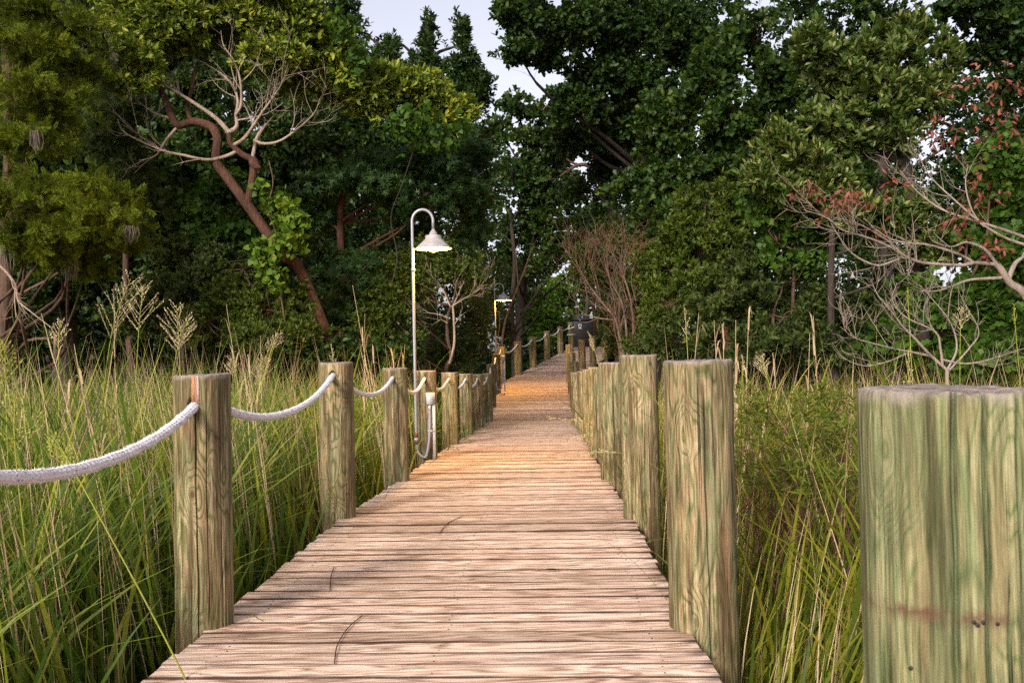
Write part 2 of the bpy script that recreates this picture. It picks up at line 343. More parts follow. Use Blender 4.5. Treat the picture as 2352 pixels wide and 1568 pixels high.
def make_post(x, y, ztop, zdeck, rad, near, seed, hole=None, cracks=(), slant=(0, 0)):
    r = np.random.default_rng(seed)
    zbot = zdeck-1.0 if y < 22 else zdeck-.9
    H = ztop-zbot
    n = 384 if near else 72; m = 230 if near else 46
    ang = np.linspace(0, 2*math.pi, n, endpoint=False)
    zz = np.concatenate([np.linspace(0, H-.012, m), [H-.006, H-.003, H-.0008, H]])
    ph = r.uniform(0, 6.28, 8)
    A, Z = np.meshgrid(ang, zz); CK = np.zeros_like(A)
    rr = rad*(1+.012*np.sin(2*A+ph[0])+.007*np.sin(3*A+ph[1]+Z*2)+.006*np.sin(5*A+ph[2]-Z*3)+.006*np.sin(Z*5+ph[3]))
    for k in range(26):     # shallow vertical grooves of the grain
        a0 = r.uniform(0, 6.28); w = r.uniform(.02, .05); z0 = r.uniform(0, H); L = r.uniform(.15, .5)
        d = (A-a0-.03*np.sin(Z*6+k)+math.pi) % (2*math.pi)-math.pi
        rr -= rad*.008*np.exp(-(d/w)**2)*np.exp(-((Z-z0)/L)**2)
    for (a0, z0, z1, dep) in cracks:   # drying checks
        d = (A-a0-.02*np.sin(Z*7)-.01*np.sin(Z*23)+math.pi) % (2*math.pi)-math.pi
        w = (.026 if rad > .135 else .018) if near else .04
        k = np.clip((Z-z0)/.08, 0, 1)*np.clip((z1-Z)/.08, 0, 1)
        rr -= dep*np.exp(-(d/w)**2)*k; CK = np.maximum(CK, np.exp(-(d/(w*1.05))**2)*k*min(1, dep/.006))
    bev = np.array([0]*m+[.0008, .002, .005, .009])
    rr = rr-bev[:, None]
    dent = (.0014*np.sin(3*A+ph[4])+.0011*np.sin(7*A+ph[5])+.0009*np.sin(17*A+ph[6])+.0006*np.sin(41*A+ph[7]))
    tz = np.clip((Z-(H-.05))/.05, 0, 1)
    X = np.cos(A)*rr; Yc = np.sin(A)*rr
    Zz = Z+tz*(dent+slant[0]*X+slant[1]*Yc)
    V = np.stack([X, Yc, Zz], -1)
    if hole:
        ha, hz, hr = hole
        d = (A-ha+math.pi) % (2*math.pi)-math.pi
        for hh in (0, math.pi):
            dd = (A-ha-hh+math.pi) % (2*math.pi)-math.pi
            msk = ((dd*rad)**2+(Z-(hz-zbot))**2) < hr**2
            V[msk, 0] -= np.cos(ha+hh)*rad*.55; V[msk, 1] -= np.sin(ha+hh)*rad*.55
    V = V.reshape(-1, 3)
    M_ = len(zz); i = np.arange(M_-1)[:, None]*n; j = np.arange(n)[None]; k = (j+1) % n
    Q = np.stack([i+j, i+k, i+n+k, i+n+j], -1).reshape(-1, 4)
    # top: concentric rings
    rings = [.8, .6, .4, .2]; base = M_*n; last = (M_-1)*n; Vt = []; Qt = []
    Lr = V[last:last+n]
    for q, s_ in enumerate(rings):
        P = Lr.copy(); P[:, :2] *= s_; P[:, 2] = H+(P[:, 2]-H)*s_+slant[0]*P[:, 0]*.5-.002*r.random(n)
        Vt.append(P); prev = last if q == 0 else base+(q-1)*n; cur = base+q*n
        jj = np.arange(n); kk = (jj+1) % n
        Qt.append(np.stack([prev+jj, prev+kk, cur+kk, cur+jj], 1))
    V = np.concatenate([V]+Vt+[[[0, 0, H-.002]]]); c = len(V)-1; cur = base+3*n
    jj = np.arange(n); kk = (jj+1) % n
    T = np.stack([cur+jj, cur+kk, np.full(n, c)], 1)
    o = np_mesh('wooden_post', V, [np.concatenate([Q]+Qt), T], M['post'], smooth=True)
    at_ = o.data.attributes.new('check', 'FLOAT', 'POINT'); ck = np.zeros(len(V), np.float32); ck[:CK.size] = CK.ravel(); at_.data.foreach_set('value', ck)
    o.location = (x, y, zbot); return o

ORD = ['nearest', 'second', 'third', 'fourth', 'fifth', 'sixth', 'seventh', 'eighth', 'ninth', 'tenth', 'eleventh', 'twelfth', 'thirteenth', 'fourteenth', 'fifteenth', 'sixteenth', 'seventeenth']
LR = .118; RR = .13
rope_pts = []; Lrad = []
llab = {1: 'greenish round post with a pinkish split at its top, nearest roped post in view',
        2: 'tall roped post with a knot ring below its rope hole, second along the left edge',
        3: 'roped round post just before the near lamp pole, third along the left edge',
        4: 'roped post carrying the white electrical box beside the near lamp',
        5: 'greenish roped post directly behind the near electrical box, fifth on the left',
        12: 'orange-lit roped post just beyond the far lamp on the ramp',
        16: 'last roped post beside the black bin with rope wrapped round it'}
for i, (x, y, z) in enumerate(LW):
    hz = z-.085-(.03 if i == 1 else 0)
    # heading of the walk at this post
    a = LW[max(i-1, 0)]; b = LW[min(i+1, len(LW)-1)]
    ha = math.atan2(b[1]-a[1], b[0]-a[0])
    rad = [.12, .113, .118, .113, .117, .115, .105, .105, .105, .11, .11, .115, .115, .115, .11, .11, .115][i]
    cr = {1: [(-1.5, 0.1, 1.9, .012), (-1.13, 1.0, 1.95, .005), (-1.75, 0, 1.25, .004), (-.6, .9, 1.98, .005)],
          2: [(-1.3, 0, .9, .008), (-.9, .2, 1.5, .004)], 3: [(-1.2, .4, 1.9, .006)], 4: [(-1.5, .5, 1.9, .006)]}.get(i, [(random.uniform(-2.2, -1), .2, 1.9, .008)])
    if i > 0:
        o = make_post(x, y, z, deck_z(y), rad, i in (1, 2), 100+i, (ha+math.pi, hz, .023), cr, (.012*random.uniform(-1, 1)+(.02 if i == 1 else 0), .02))
        if i == 1:
            for a0, a1, mt in ((-1.62, -1.46, M['split_orange']), (-1.46, -1.38, M['split_pale'])):
                aa = np.linspace(a0, a1, 7); zb_ = z-(deck_z(y)-1.); V = []
                for zz_ in (zb_-.115, zb_-.004):
                    for rr_i in (1.004, .93):
                        V += [[rad*(rr_i+.022)*math.cos(q), rad*(rr_i+.022)*math.sin(q), zz_] for q in aa]
                Q = [[k_, k_+1, 15+k_, 14+k_] for k_ in range(6)]+[[14+k_, 15+k_, 22+k_, 21+k_] for k_ in range(6)]+[[7+k_, 8+k_, 1+k_, k_] for k_ in range(6)]
                np_mesh('split_face', V, np.array(Q), mt, o)
        tag(o, llab.get(i, f'weathered roped post, {ORD[i-1]} in the left row of the boardwalk'), 'post', 'round wooden posts along the boardwalk')
    rope_pts.append((np.array([x, y, hz]), np.array([math.cos(ha), math.sin(ha), 0])*rad)); Lrad.append(rad)
rlab = {0: 'very large close post at the right edge with deep cracks and a rusty stain',
        1: 'tall green post with swirling grain, first one beyond the huge close post',
        2: 'tallest green-brown post, second beyond the huge close post on the right',
        3: 'split brown post partly hidden by the tall green one on the right',
        4: 'smooth pale tan post with a small knot near its foot',
        8: 'first shaded post where the ramp starts to rise on the right',
        10: 'orange-lit last post of the straight right row, opposite the far lamp',
        11: 'orange-brown post standing apart beside the pale upper deck'}
for i, (x, y, z) in enumerate(RW):
    rad = [.137, .132, .122, .118, .108, .105, .105, .108, .105, .105, .11, .11, .11, .11][i]
    cr = {0: [(-1.97, 0, 2.2, .016), (-1.66, .9, 2.2, .012), (-1.44, .3, 1.7, .008), (-1.30, .9, 2.2, .007), (-1.15, 1.5, 2.2, .006), (-2.5, .8, 1.5, .004)],
          1: [(-1.6, 0, 1.9, .007), (-1.2, .1, 1.1, .006), (-1.35, 1.6, 2, .004)], 2: [(-1.7, .3, 1.2, .005), (-1.2, .6, 1.9, .004)],
          3: [(-1.55, 0, 1.98, .022)]}.get(i, [(random.uniform(-2.2, -1), .2, 1.9, .008)])
    o = make_post(x, y, z, deck_z(y), rad, i < 3, 200+i, None, cr, (.012*random.uniform(-1, 1), .02))
    tag(o, rlab.get(i, f'unroped post, {ORD[i]} in the right row of the boardwalk'), 'post', 'round wooden posts along the boardwalk')
    if i == 0: o.data.materials[0] = M['post_stained']
    if i == 0:   # nail holes in a rusty line
        for a, dz in ((-1.82, 0), (-1.79, -.004), (-1.735, .0), (-1.60, -.002), (-2.45, -.075)):
            p = np.array([math.cos(a), math.sin(a), 0]); c = np.array([x, y, .635+dz])+p*rad*.985
            mb = MB(); mb.tube([c, c+p*.0045], .003, 10); mb.build('nail', M['iron'], o)
    if False: pass

# ------------------------------------------------------------------ boardwalk
def ramped(y): return deck_z(y)
Vd, Qd, Ed = [], [], []
nv = 0
y = -.8; bi = 0
mbn = MB()
while y < 42.5:
    w = .138+random.uniform(-.004, .004); gap = random.uniform(.005, .014)
    yc = y+w/2
    skew = .065 if yc < 29 else .065+.16*min(1, (yc-29)/4)
    L = lx(yc)-random.uniform(0, .025); Rr = rx(yc)+random.uniform(0, .02)
    if yc > 40.6: Rr = L+4.2
    if yc > 40.6: L = L-.1
    jz = random.uniform(-.003, .003); tilt = random.uniform(-.002, .002); sk = random.uniform(-.003, .003)
    xs = np.linspace(L, Rr, 24)
    t = .036; b = .006
    prof = [(0, -t), (0, -b), (b*.35, -b*.25), (b*.95, -.0004), (b*1.8, 0), (w*.5, -.0012), (w-b*1.8, 0), (w-b*.95, -.0004), (w-b*.35, -b*.25), (w, -b), (w, -t)]
    wav = .0010*np.sin(xs*3+bi*1.7)+.0005*np.sin(xs*11+bi)
    P = []
    for (dy, dz) in prof:
        yy = y+dy-(xs-L)*(skew+sk)+.5*skew*2+(.0009*np.sin(xs*5+bi*2.3+dy*40) if dy in (0, w) else 0)
        zz = np.array([deck_z(a) for a in yy]) if yc > 10 else np.zeros_like(xs)
        P.append(np.stack([xs, yy, zz+dz+jz+tilt*dy/w+wav], 1))
    P = np.array(P); m_, n_ = P.shape[:2]
    idx = np.arange(m_*n_).reshape(m_, n_)+nv
    q = np.stack([idx[:-1, :-1], idx[:-1, 1:], idx[1:, 1:], idx[1:, :-1]], -1).reshape(-1, 4)
    Vd.append(P.reshape(-1, 3)); Qd.append(q)
    # bottom + ends
    Qd.append(np.stack([idx[-1, :-1], idx[-1, 1:], idx[0, 1:], idx[0, :-1]], -1).reshape(-1, 4))
    for e in (0, -1):
        c = idx[:, e]
        for k in range(0, 5):
            f4 = [c[k], c[k+1], c[m_-2-k], c[m_-1-k]]
            if len(set(f4)) == 4: Qd.append(np.array([f4 if e == 0 else f4[::-1]]))
    nv += m_*n_
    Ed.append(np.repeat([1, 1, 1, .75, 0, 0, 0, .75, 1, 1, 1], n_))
    if yc < 9:
        for xn in (L+.16, (L+Rr)/2+random.uniform(-.02, .02), Rr-.16):
            for dy in (.035, w-.035):
                xx = xn+random.uniform(-.01, .01)
                c = np.array([xx, y+dy-(xx-L)*skew+skew, jz-.0006]); mbn.tube([c, c+np.array([0, 0, .0012])], .0038, 8)
    y += w+gap; bi += 1
walk = empty('boardwalk', (0, 0, 0)); tag(walk, 'weathered plank boardwalk running from the foreground up a ramp into the trees', 'boardwalk', kind='structure')
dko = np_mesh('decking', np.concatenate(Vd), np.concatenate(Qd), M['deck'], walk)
at_ = dko.data.attributes.new('edge_dirt_shade', 'FLOAT', 'POINT'); at_.data.foreach_set('value', np.concatenate(Ed).astype(np.float32))
tag(mbn.build('nail_heads', M['iron'], walk), kind='stuff')
mb = MB()
ys = np.arange(-.8, 42.5, .6)
for fx in (lambda y: lx(y)+.1, lambda y: (lx(y)+rx(y))/2, lambda y: rx(y)-.1):
    for a, b2 in zip(ys[:-1], ys[1:]):
        p0 = np.array([fx(a), a, deck_z(a)-.13]); p1 = np.array([fx(b2), b2, deck_z(b2)-.13])
        V = [p+np.array([dx, 0, dz]) for p in (p0, p1) for dx, dz in ((-.02, -.09), (.02, -.09), (.02, .085), (-.02, .085))]
        mb.add(V, [[0, 1, 5, 4], [1, 2, 6, 5], [2, 3, 7, 6], [3, 0, 4, 7]])
mb.build('stringer', M['beam'], walk)

# ------------------------------------------------------------------ rope
def braid_tube(mb, P, rad, n, amp, pitch):
    P = np.asarray(P); m = len(P); T = np.gradient(P, axis=0); s = np.concatenate([[0], np.cumsum(np.linalg.norm(np.diff(P, axis=0), axis=1))])
    T /= np.linalg.norm(T, axis=1)[:, None]
    a = np.cross(T, np.array([0, 0, 1.])); a /= np.linalg.norm(a, axis=1)[:, None]+1e-9; b = np.cross(T, a)
    ang = np.linspace(0, 2*math.pi, n, endpoint=False)
    A, Sx = np.meshgrid(ang, s)
    rr = rad*(1+amp*np.sin(4*A+Sx*2*math.pi/pitch)*np.sin(4*A-Sx*2*math.pi/pitch)+amp*.5*np.sin(Sx*40))
    V = P[:, None]+rr[..., None]*(np.cos(A)[..., None]*a[:, None]+np.sin(A)[..., None]*b[:, None])
    i = np.arange(m-1)[:, None]*n; j = np.arange(n)[None]; k = (j+1) % n
    mb.add(V.reshape(-1, 3), np.stack([i+j, i+k, i+n+k, i+n+j], -1).reshape(-1, 4)); return V
mb = MB(); fz = []
sags = [.17, .155, .15, .15, .14, .14, .14, .13, .10, .10, .10, .15, .14, .14, .14, .12]
for i in range(len(rope_pts)-1):
    (a, ra), (b, rb) = rope_pts[i], rope_pts[i+1]
    p0 = a+ra*.6; p1 = b-rb*.6
    near = i < 2; mid_ = i < 6
    N = 460 if near else (160 if mid_ else 50)
    t = np.linspace(0, 1, N)[:, None]
    P = p0*(1-t)+p1*t; sg = sags[i]
    P[:, 2] -= (sg*4*t*(1-t)).ravel()
    P[:, 0] += .006*np.sin(t.ravel()*9+i)
    V = braid_tube(mb, P, .0175 if i < 8 else .019, 32 if near else 12, .15, .055)
    if near: fz.append(V)
# rope wound twice round the last post and tied off
c, rr_ = rope_pts[-1]
for dz, tl in ((-.13, .05), (-.40, .01)):
    ang = np.linspace(0, 2*math.pi, 40)
    P = np.stack([c[0]+.135*np.cos(ang), c[1]+.135*np.sin(ang), c[2]+dz+tl*np.sin(ang+1)], 1)
    mb.tube(P, .019, 8)
rope = mb.build('rope', M['rope'], None, True)
tag(rope, 'thick white braided rope threaded through the left posts, sagging between them', 'rope')
fzV = []
for V in fz:
    q = V.reshape(-1, 3); cen = V.mean(1, keepdims=True); d = (V-cen).reshape(-1, 3); d /= np.linalg.norm(d, axis=1)[:, None]
    idx = rng.choice(len(q), 7000); p = q[idx]; dd = d[idx]+rng.normal(0, .6, (7000, 3)); dd /= np.linalg.norm(dd, axis=1)[:, None]
    L = rng.uniform(.003, .008, (7000, 1)); sd = np.cross(dd, rng.normal(size=(7000, 3))); sd /= np.linalg.norm(sd, axis=1)[:, None]
    fzV.append(np.stack([p-sd*.0005, p+sd*.0005, p+dd*L], 1))
fzV = np.concatenate(fzV).reshape(-1, 3)
np_mesh('fuzz', fzV, np.arange(len(fzV)).reshape(-1, 3), M['rope'], rope)

# ------------------------------------------------------------------ lamps
def lamp(px_pole, Y, zd, label, arm_dx, s=1., pw=1.):
    x = at(*px_pole, Y)[0]; y = Y
    root = empty('path_lamp', (x, y, zd)); tag(root, label, 'lamp', 'curved pole lamps along the boardwalk')
    H = 2.78*s; r = arm_dx/2
    mb = MB()
    P = [[x, y, zd+.18], [x, y, zd+1.2], [x, y, zd+H-.19]]
    P = list(np.concatenate([np.linspace([x, y, zd+.18], [x, y, zd+H-r*1.0], 24)]))
    for a in np.linspace(math.pi, 0, 22)[1:]:
        P.append(np.array([x+r+r*math.cos(a), y, zd+H-r+r*1.12*math.sin(a)]))
    hx = x+2*r; hz = zd+H-r-.10
    P.append(np.array([hx, y, hz]))
    mb.tube(P, .0165, 16); mb.build('pole', M['galv'], root, True)
    for z0, z1, rr in ((2.1, 2.14, .021), (.2, .25, .026)):
        mb = MB(); mb.tube([[x, y, zd+z0], [x, y, zd+z1]], rr, 16); mb.build('pole_coupling', M['galv'], root, True)
    mb = MB(); mb.tube([[x, y, zd+.25], [x, y, zd+.30]], .0185, 16); mb.build('rust_band', M['rust'], root, True)
    # shade
    mb = MB(); z = hz
    mb.lathe((hx, y, z), [(.0165, .01), (.026, -.01), (.044, -.035), (.047, -.06), (.088, -.062), (.092, -.07), (.092, -.10), (.098, -.105), (.205, -.205), (.207, -.212), (.203, -.212)], 48)
    sh = mb.build('shade', M['enamel'], root, True)
    mb = MB(); mb.lathe((hx, y, z), [(.203, -.212), (.200, -.207), (.094, -.108), (.02, -.10), (.001, -.10)], 48)
    mb.build('lining', M['inner'], sh, True)
    mb = MB(); mb.lathe((hx, y, z-.19), [(.018, .09), (.02, .045), (.036, .02), (.044, -.01), (.040, -.035), (.024, -.055), (.001, -.062)], 24)
    mb.build('bulb', M['bulb'], root, True)
    pl = bpy.data.lights.new('lamp_light', 'POINT'); pl.energy = 300*pw; pl.color = (1., .52, .07); pl.shadow_soft_size = .03
    lo = bpy.data.objects.new('lamp_light', pl); col.objects.link(lo); lo.parent = root; lo.location = (hx-x, 0, z-.275-zd)
    return (hx, y, z)
def elec_box(px, py_top, Y, zd, label, lampx, big=1.):
    p = at(px, py_top, Y); x = p[0]; z = p[2]
    root = empty('electrical_box', (x, Y, zd)); tag(root, label, 'electrical box', 'electrical boxes under the lamps')
    mb = MB(); mb.box((x-.012, Y, z-.062), (.042, .03, .066), .25); mb.build('box_body', M['greypvc'], root)
    mb = MB(); mb.box((x+.004, Y-.033, z-.062), (.046, .004, .068), .25)
    cv = mb.build('cover', M['pvc'], root)
    for dx in (-.026, .026):
        for dz in (-.05, .05):
            mb = MB(); c = np.array([x+.004+dx*1.3, Y-.037+dx*.3, z-.062+dz]); mb.tube([c, c+np.array([.0005, -.003, 0])], .004, 8)
            sc_ = mb.build('screw', M['galv'], root); sc_.parent = cv
    mb = MB(); mb.box((x+.032, Y, (z-.125+zd)/2), (.015, .015, (z-.125-zd)/2), .2); mb.build('riser_tube', M['pvc'], root)
    cx = x-.014
    mb = MB(); mb.tube([[cx, Y-.01, z-.124], [cx, Y-.01, z-.19]], .018, 12); mb.build('fitting', M['pvc'], root, True)
    mb = MB(); lz = zd+.22
    P = smooth_path([[cx, Y-.01, z-.18], [cx, Y-.01, zd+.45], [cx-.012, Y-.02, zd+.22], [(cx+lampx)/2+.03, Y-.03, zd+.045], [(cx+lampx)/2-.02, Y-.03, zd+.04], [lampx+.012, Y-.015, zd+.10], [lampx, Y, lz]], 50)
    mb.tube(P, .0135, 12); mb.build('conduit', M['greypvc'], root, True)
    mb = MB(); mb.box((cx+.012, Y-.022, zd+.32), (.035, .004, .008)); mb.build('clamp', M['pvc'], root)
lx1 = at(956, 1000, 11.42)[0]
zl = deck_z(11.4)
hp1 = lamp((956, 1000), 11.42, zl, 'near curved galvanised lamp with a lit white conical shade', .235)
elec_box(989, 902, 11.44, zl+.002, 'white electrical box on a white riser beside the near lamp', lx1)
zl2 = deck_z(26.4)
hp2 = lamp((1138.5, 790), 26.7, zl2+.05, 'far curved lamp glowing orange against the dark trees', .235)
elec_box(1155, 816, 26.3, zl2+.05, 'small white electrical box under the far lamp on the ramp', at(1138.5, 790, 26.7)[0])

# ------------------------------------------------------------------ litter bin
zb = deck_z(42)+.0
bp = at(1338, 760, 42.6); bx, by = bp[0], 42.6
ztop = at(1338, 731, 42.6)[2]
root = empty('litter_bin', (bx, by, zb)); tag(root, 'black litter bin with a white round emblem at the end of the walk', 'litter bin')
mb = MB(); mb.box((bx, by, (ztop-.1+zb)/2), (.41, .38, (ztop-.1-zb)/2)); o = mb.build('bin_body', M['black'], root)
bv = o.modifiers.new('b', 'BEVEL'); bv.width = .03; bv.segments = 3
mb = MB(); h = [(-.48, -.45, ztop-.1), (.48, -.45, ztop-.1), (.48, .45, ztop-.1), (-.48, .45, ztop-.1), (-.48, -.45, ztop-.06), (.48, -.45, ztop-.06), (.48, .45, ztop-.06), (-.48, .45, ztop-.06),
   (-.22, -.2, ztop+.03), (.22, -.2, ztop+.03), (.22, .2, ztop+.03), (-.22, .2, ztop+.03)]
mb.add(np.array(h)+np.array([bx, by, 0]), [[0, 3, 2, 1], [0, 1, 5, 4], [1, 2, 6, 5], [2, 3, 7, 6], [3, 0, 4, 7], [4, 5, 9, 8], [5, 6, 10, 9], [6, 7, 11, 10], [7, 4, 8, 11], [8, 9, 10, 11]])
mb.build('lid', M['lid'], root)
mb = MB(); ex, ez = bx-.13, ztop-.31
a = np.linspace(0, 2*math.pi, 28)
mb.tube(np.stack([ex+.062*np.cos(a), np.full(28, by-.384), ez+.062*np.sin(a)], 1), .013, 6, False)
mb.tube([[ex-.012, by-.384, ez+.03], [ex+.018, by-.384, ez-.02]], .016, 6)
mb.box((ex-.03, by-.382, ez-.115), (.035, .004, .013)); mb.box((ex+.035, by-.382, ez-.125), (.028, .004, .018)); mb.box((ex, by-.382, ez-.09), (.05, .004, .008))
mb.build('emblem', M['white'], root)

# ------------------------------------------------------------------ ground
def gz(x, y):
    x = np.asarray(x, float); y = np.asarray(y, float)
    z = np.interp(y, [-60, 14, 20, 27, 42, 60, 200], [-.85, -.85, -.75, -.30, 1.35, 2.0, 4.0])
    side = np.clip((np.abs(x)-6)/10, 0, 1)*np.clip((y-8)/10, 0, 1)*.5
    return z+side+.05*np.sin(x*1.3+y*.7)+.04*np.sin(x*2.9-y*1.9)
gx = np.concatenate([np.linspace(-220, -32, 14), np.linspace(-30, 30, 121), np.linspace(32, 220, 14)])
gy = np.concatenate([np.linspace(-120, -5, 12), np.linspace(-4, 60, 129), np.linspace(64, 260, 14)])
GX, GY = np.meshgrid(gx, gy); V = np.stack([GX, GY, gz(GX, GY)], -1).reshape(-1, 3)
n = len(gx); i = np.arange(len(gy)-1)[:, None]*n; j = np.arange(n-1)[None]
tag(np_mesh('ground', V, np.stack([i+j, i+j+1, i+n+j+1, i+n+j], -1).reshape(-1, 4), M['ground'], smooth=True), 'dark muddy ground under the marsh grass and trees', kind='structure')

# ------------------------------------------------------------------ leaves
def tmpl(kind):
    if kind == 'lance':
        V = [(0, 0, 0), (.17, .35, .05), (.15, .7, .03), (0, 1, -.06), (-.15, .7, .03), (-.17, .35, .05)]; Fq = [[0, 1, 2, 3], [0, 3, 4, 5]]
    elif kind == 'slim':
        V = [(0, 0, 0), (.07, .35, .03), (.06, .7, .02), (0, 1, -.06), (-.06, .7, .02), (-.07, .35, .03)]; Fq = [[0, 1, 2, 3], [0, 3, 4, 5]]
    elif kind == 'oval':
        V = [(0, 0, 0), (.28, .3, .07), (.24, .72, .04), (0, 1, -.1), (-.24, .72, .04), (-.28, .3, .07)]; Fq = [[0, 1, 2, 3], [0, 3, 4, 5]]
    elif kind == 'heart':
        V = [(0, .08, 0), (.32, -.08, .05), (.5, .25, .07), (.3, .65, .02), (0, 1, -.12), (-.3, .65, .02), (-.5, .25, .07), (-.32, -.08, .05)]
        Fq = [[0, 1, 2, 3], [0, 3, 4, 5], [0, 5, 6, 7]]
    elif kind == 'star':
        V = [(0, .25, 0)]; Fq = []
        for k, a in enumerate((-110, -55, 0, 55, 110)):
            L = [.5, .7, .78, .7, .5][k]; a = R(a)
            V += [(L*math.sin(a), .25+L*math.cos(a), -.07)]
        for a in (-140, -82, -27, 27, 82, 140):
            a = R(a); V += [(.2*math.sin(a), .25+.2*math.cos(a), .03)]
        for k in range(5): Fq.append([0, 6+k, 1+k, 7+k])
    elif kind == 'lobed':
        V = [(0, 0, 0), (.10, .22, .03), (.34, .42, .05), (.17, .5, .02), (.33, .78, .03), (.1, .75, 0), (0, 1.05, -.08), (-.1, .75, 0), (-.33, .78, .03), (-.17, .5, .02), (-.34, .42, .05), (-.10, .22, .03)]
        Fq = [[0, 1, 2, 3], [0, 3, 9, 0], [3, 4, 5, 9], [5, 6, 7, 9], [7, 8, 9, 9], [0, 9, 10, 11]]
        Fq = [[0, 1, 2, 3], [0, 3, 5, 9], [3, 4, 6, 5], [5, 6, 7, 9], [9, 7, 6, 8], [0, 9, 10, 11]]
    elif kind == 'frond':
        V = [(-.008, 0, 0), (.008, 0, 0), (.004, 1, -.06), (-.004, 1, -.06)]; Fq = [[0, 1, 2, 3]]
        for k in range(7):
            y0 = .08+.13*k; L = .34*(1-abs(k-3)/9)
            for s in (1, -1):
                b = len(V); V += [(0, y0, 0), (s*L*.5, y0+.03, .02), (s*L, y0+.16, -.02), (s*L*.4, y0+.11, .02)]; Fq.append([b, b+1, b+2, b+3] if s > 0 else [b, b+3, b+2, b+1])
    return np.array(V, float), np.array(Fq, int)
def put_leaves(tm, P, D, Nn, size, ws=None):
    V, Fq = tm; N = len(P)
    D = D/(np.linalg.norm(D, axis=1)[:, None]+1e-9)
    Nn = Nn-D*(Nn*D).sum(1)[:, None]; Nn /= np.linalg.norm(Nn, axis=1)[:, None]+1e-9
    X = np.cross(D, Nn)
    size = np.broadcast_to(size, (N,))
    out = P[:, None]+size[:, None, None]*(V[None, :, :1]*X[:, None]*(1 if ws is None else ws)+V[None, :, 1:2]*D[:, None]+V[None, :, 2:]*Nn[:, None])
    Fo = Fq[None]+(np.arange(N)*len(V))[:, None, None]
    return out.reshape(-1, 3), Fo.reshape(-1, Fq.shape[1])
def rand_dir(r, n):
    v = r.normal(size=(n, 3)); return v/np.linalg.norm(v, axis=1)[:, None]
def blob_tips(r, blobs, ntips, seed, gap, ns=.8):
    P = []; O = []
    tot = sum(b[3]*b[4]+b[3]*b[5] for b in blobs)
    for (x, y, z, a, b, c) in blobs:
        n = int(ntips*(a*b+a*c)/tot*1.0); d = rand_dir(r, n); rad = r.uniform(0, 1, n)**.45
        rad *= 1+.28*snoise(d*1.0+np.array([x, y, z]), .9, seed+3)      # uneven outline
        p = d*rad[:, None]*np.array([a, c, b])+np.array([x, y, z]); P.append(p); O.append(d)
    P = np.concatenate(P); O = np.concatenate(O)
    if gap > -5:
        k = snoise(P, ns, seed, 3) > gap
        P, O = P[k], O[k]
    return P, O
def rosettes(r, tips, out, k, tm, size, spread=.8, up=.3, jitter=.25, droop=0.):
    n = len(tips)
    ax = out*.6+np.array([0, 0, up])+r.normal(0, .4, (n, 3)); ax /= np.linalg.norm(ax, axis=1)[:, None]
    ax = np.repeat(ax, k, 0); P = np.repeat(tips, k, 0); N = len(P)
    rv = rand_dir(r, N); side = np.cross(ax, rv); side /= np.linalg.norm(side, axis=1)[:, None]+1e-9
    s = r.uniform(.35, 1.2, (N, 1))*spread
    D = ax+side*s*1.6+np.array([0, 0, -droop]); Nn = ax-side*s*.5+r.normal(0, jitter, (N, 3))
    sz = size*r.uniform(.6, 1.15, N)
    P = P+ax*r.uniform(-.5, .15, (N, 1))*size+side*size*.08
    return put_leaves(tm, P, D, Nn, sz)
def blobpx(L):
    out = []
    for b in L:
        px, py, rxp, ryp, Y = b[:5]; p = at(px, py, Y); s = Y/F
        a, c = rxp*s, ryp*s
        out.append((p[0], p[1], p[2], a, c, (b[5] if len(b) > 5 else max(.5*(a+c), .4)*.9)))
    return out
def limb_tree(mb, path, blobs, r, trad, every=1, twigs=0, tips=None):
    """tapered limbs from the trunk to the leaf masses, side twigs to the leaf tips"""
    for b in blobs[::every]:
        c = np.array(b[:3]); hd = np.hypot(path[:, 0]-c[0], path[:, 1]-c[1])
        i = int(np.argmin(np.abs(path[:, 2]-(c[2]-.55*hd))+.35*hd)); fork = path[i]
        d = c-fork; L = np.linalg.norm(d)
        if L > 7 or L < .2: continue
        m1 = fork+d*.35+r.normal(0, .05*L, 3)-np.array([0, 0, .05*L]); m2 = fork+d*.7+r.normal(0, .05*L, 3)
        mb.tube(smooth_path([fork, m1, m2, c], 12), np.linspace(trad*.2+.01, .012, 12), 6)
    if tips is not None and twigs:
        C = np.array([b[:3] for b in blobs])
        idx = r.choice(len(tips), min(twigs, len(tips)), replace=False)
        for q in idx:
            p = tips[q]; dd = np.linalg.norm(C-p, axis=1); c = C[dd.argmin()]
            m = (p+c)/2+r.normal(0, .08, 3)
            mb.tube(smooth_path([c, m, p], 5), np.linspace(.010, .004, 5), 4, False)
LAB = {}
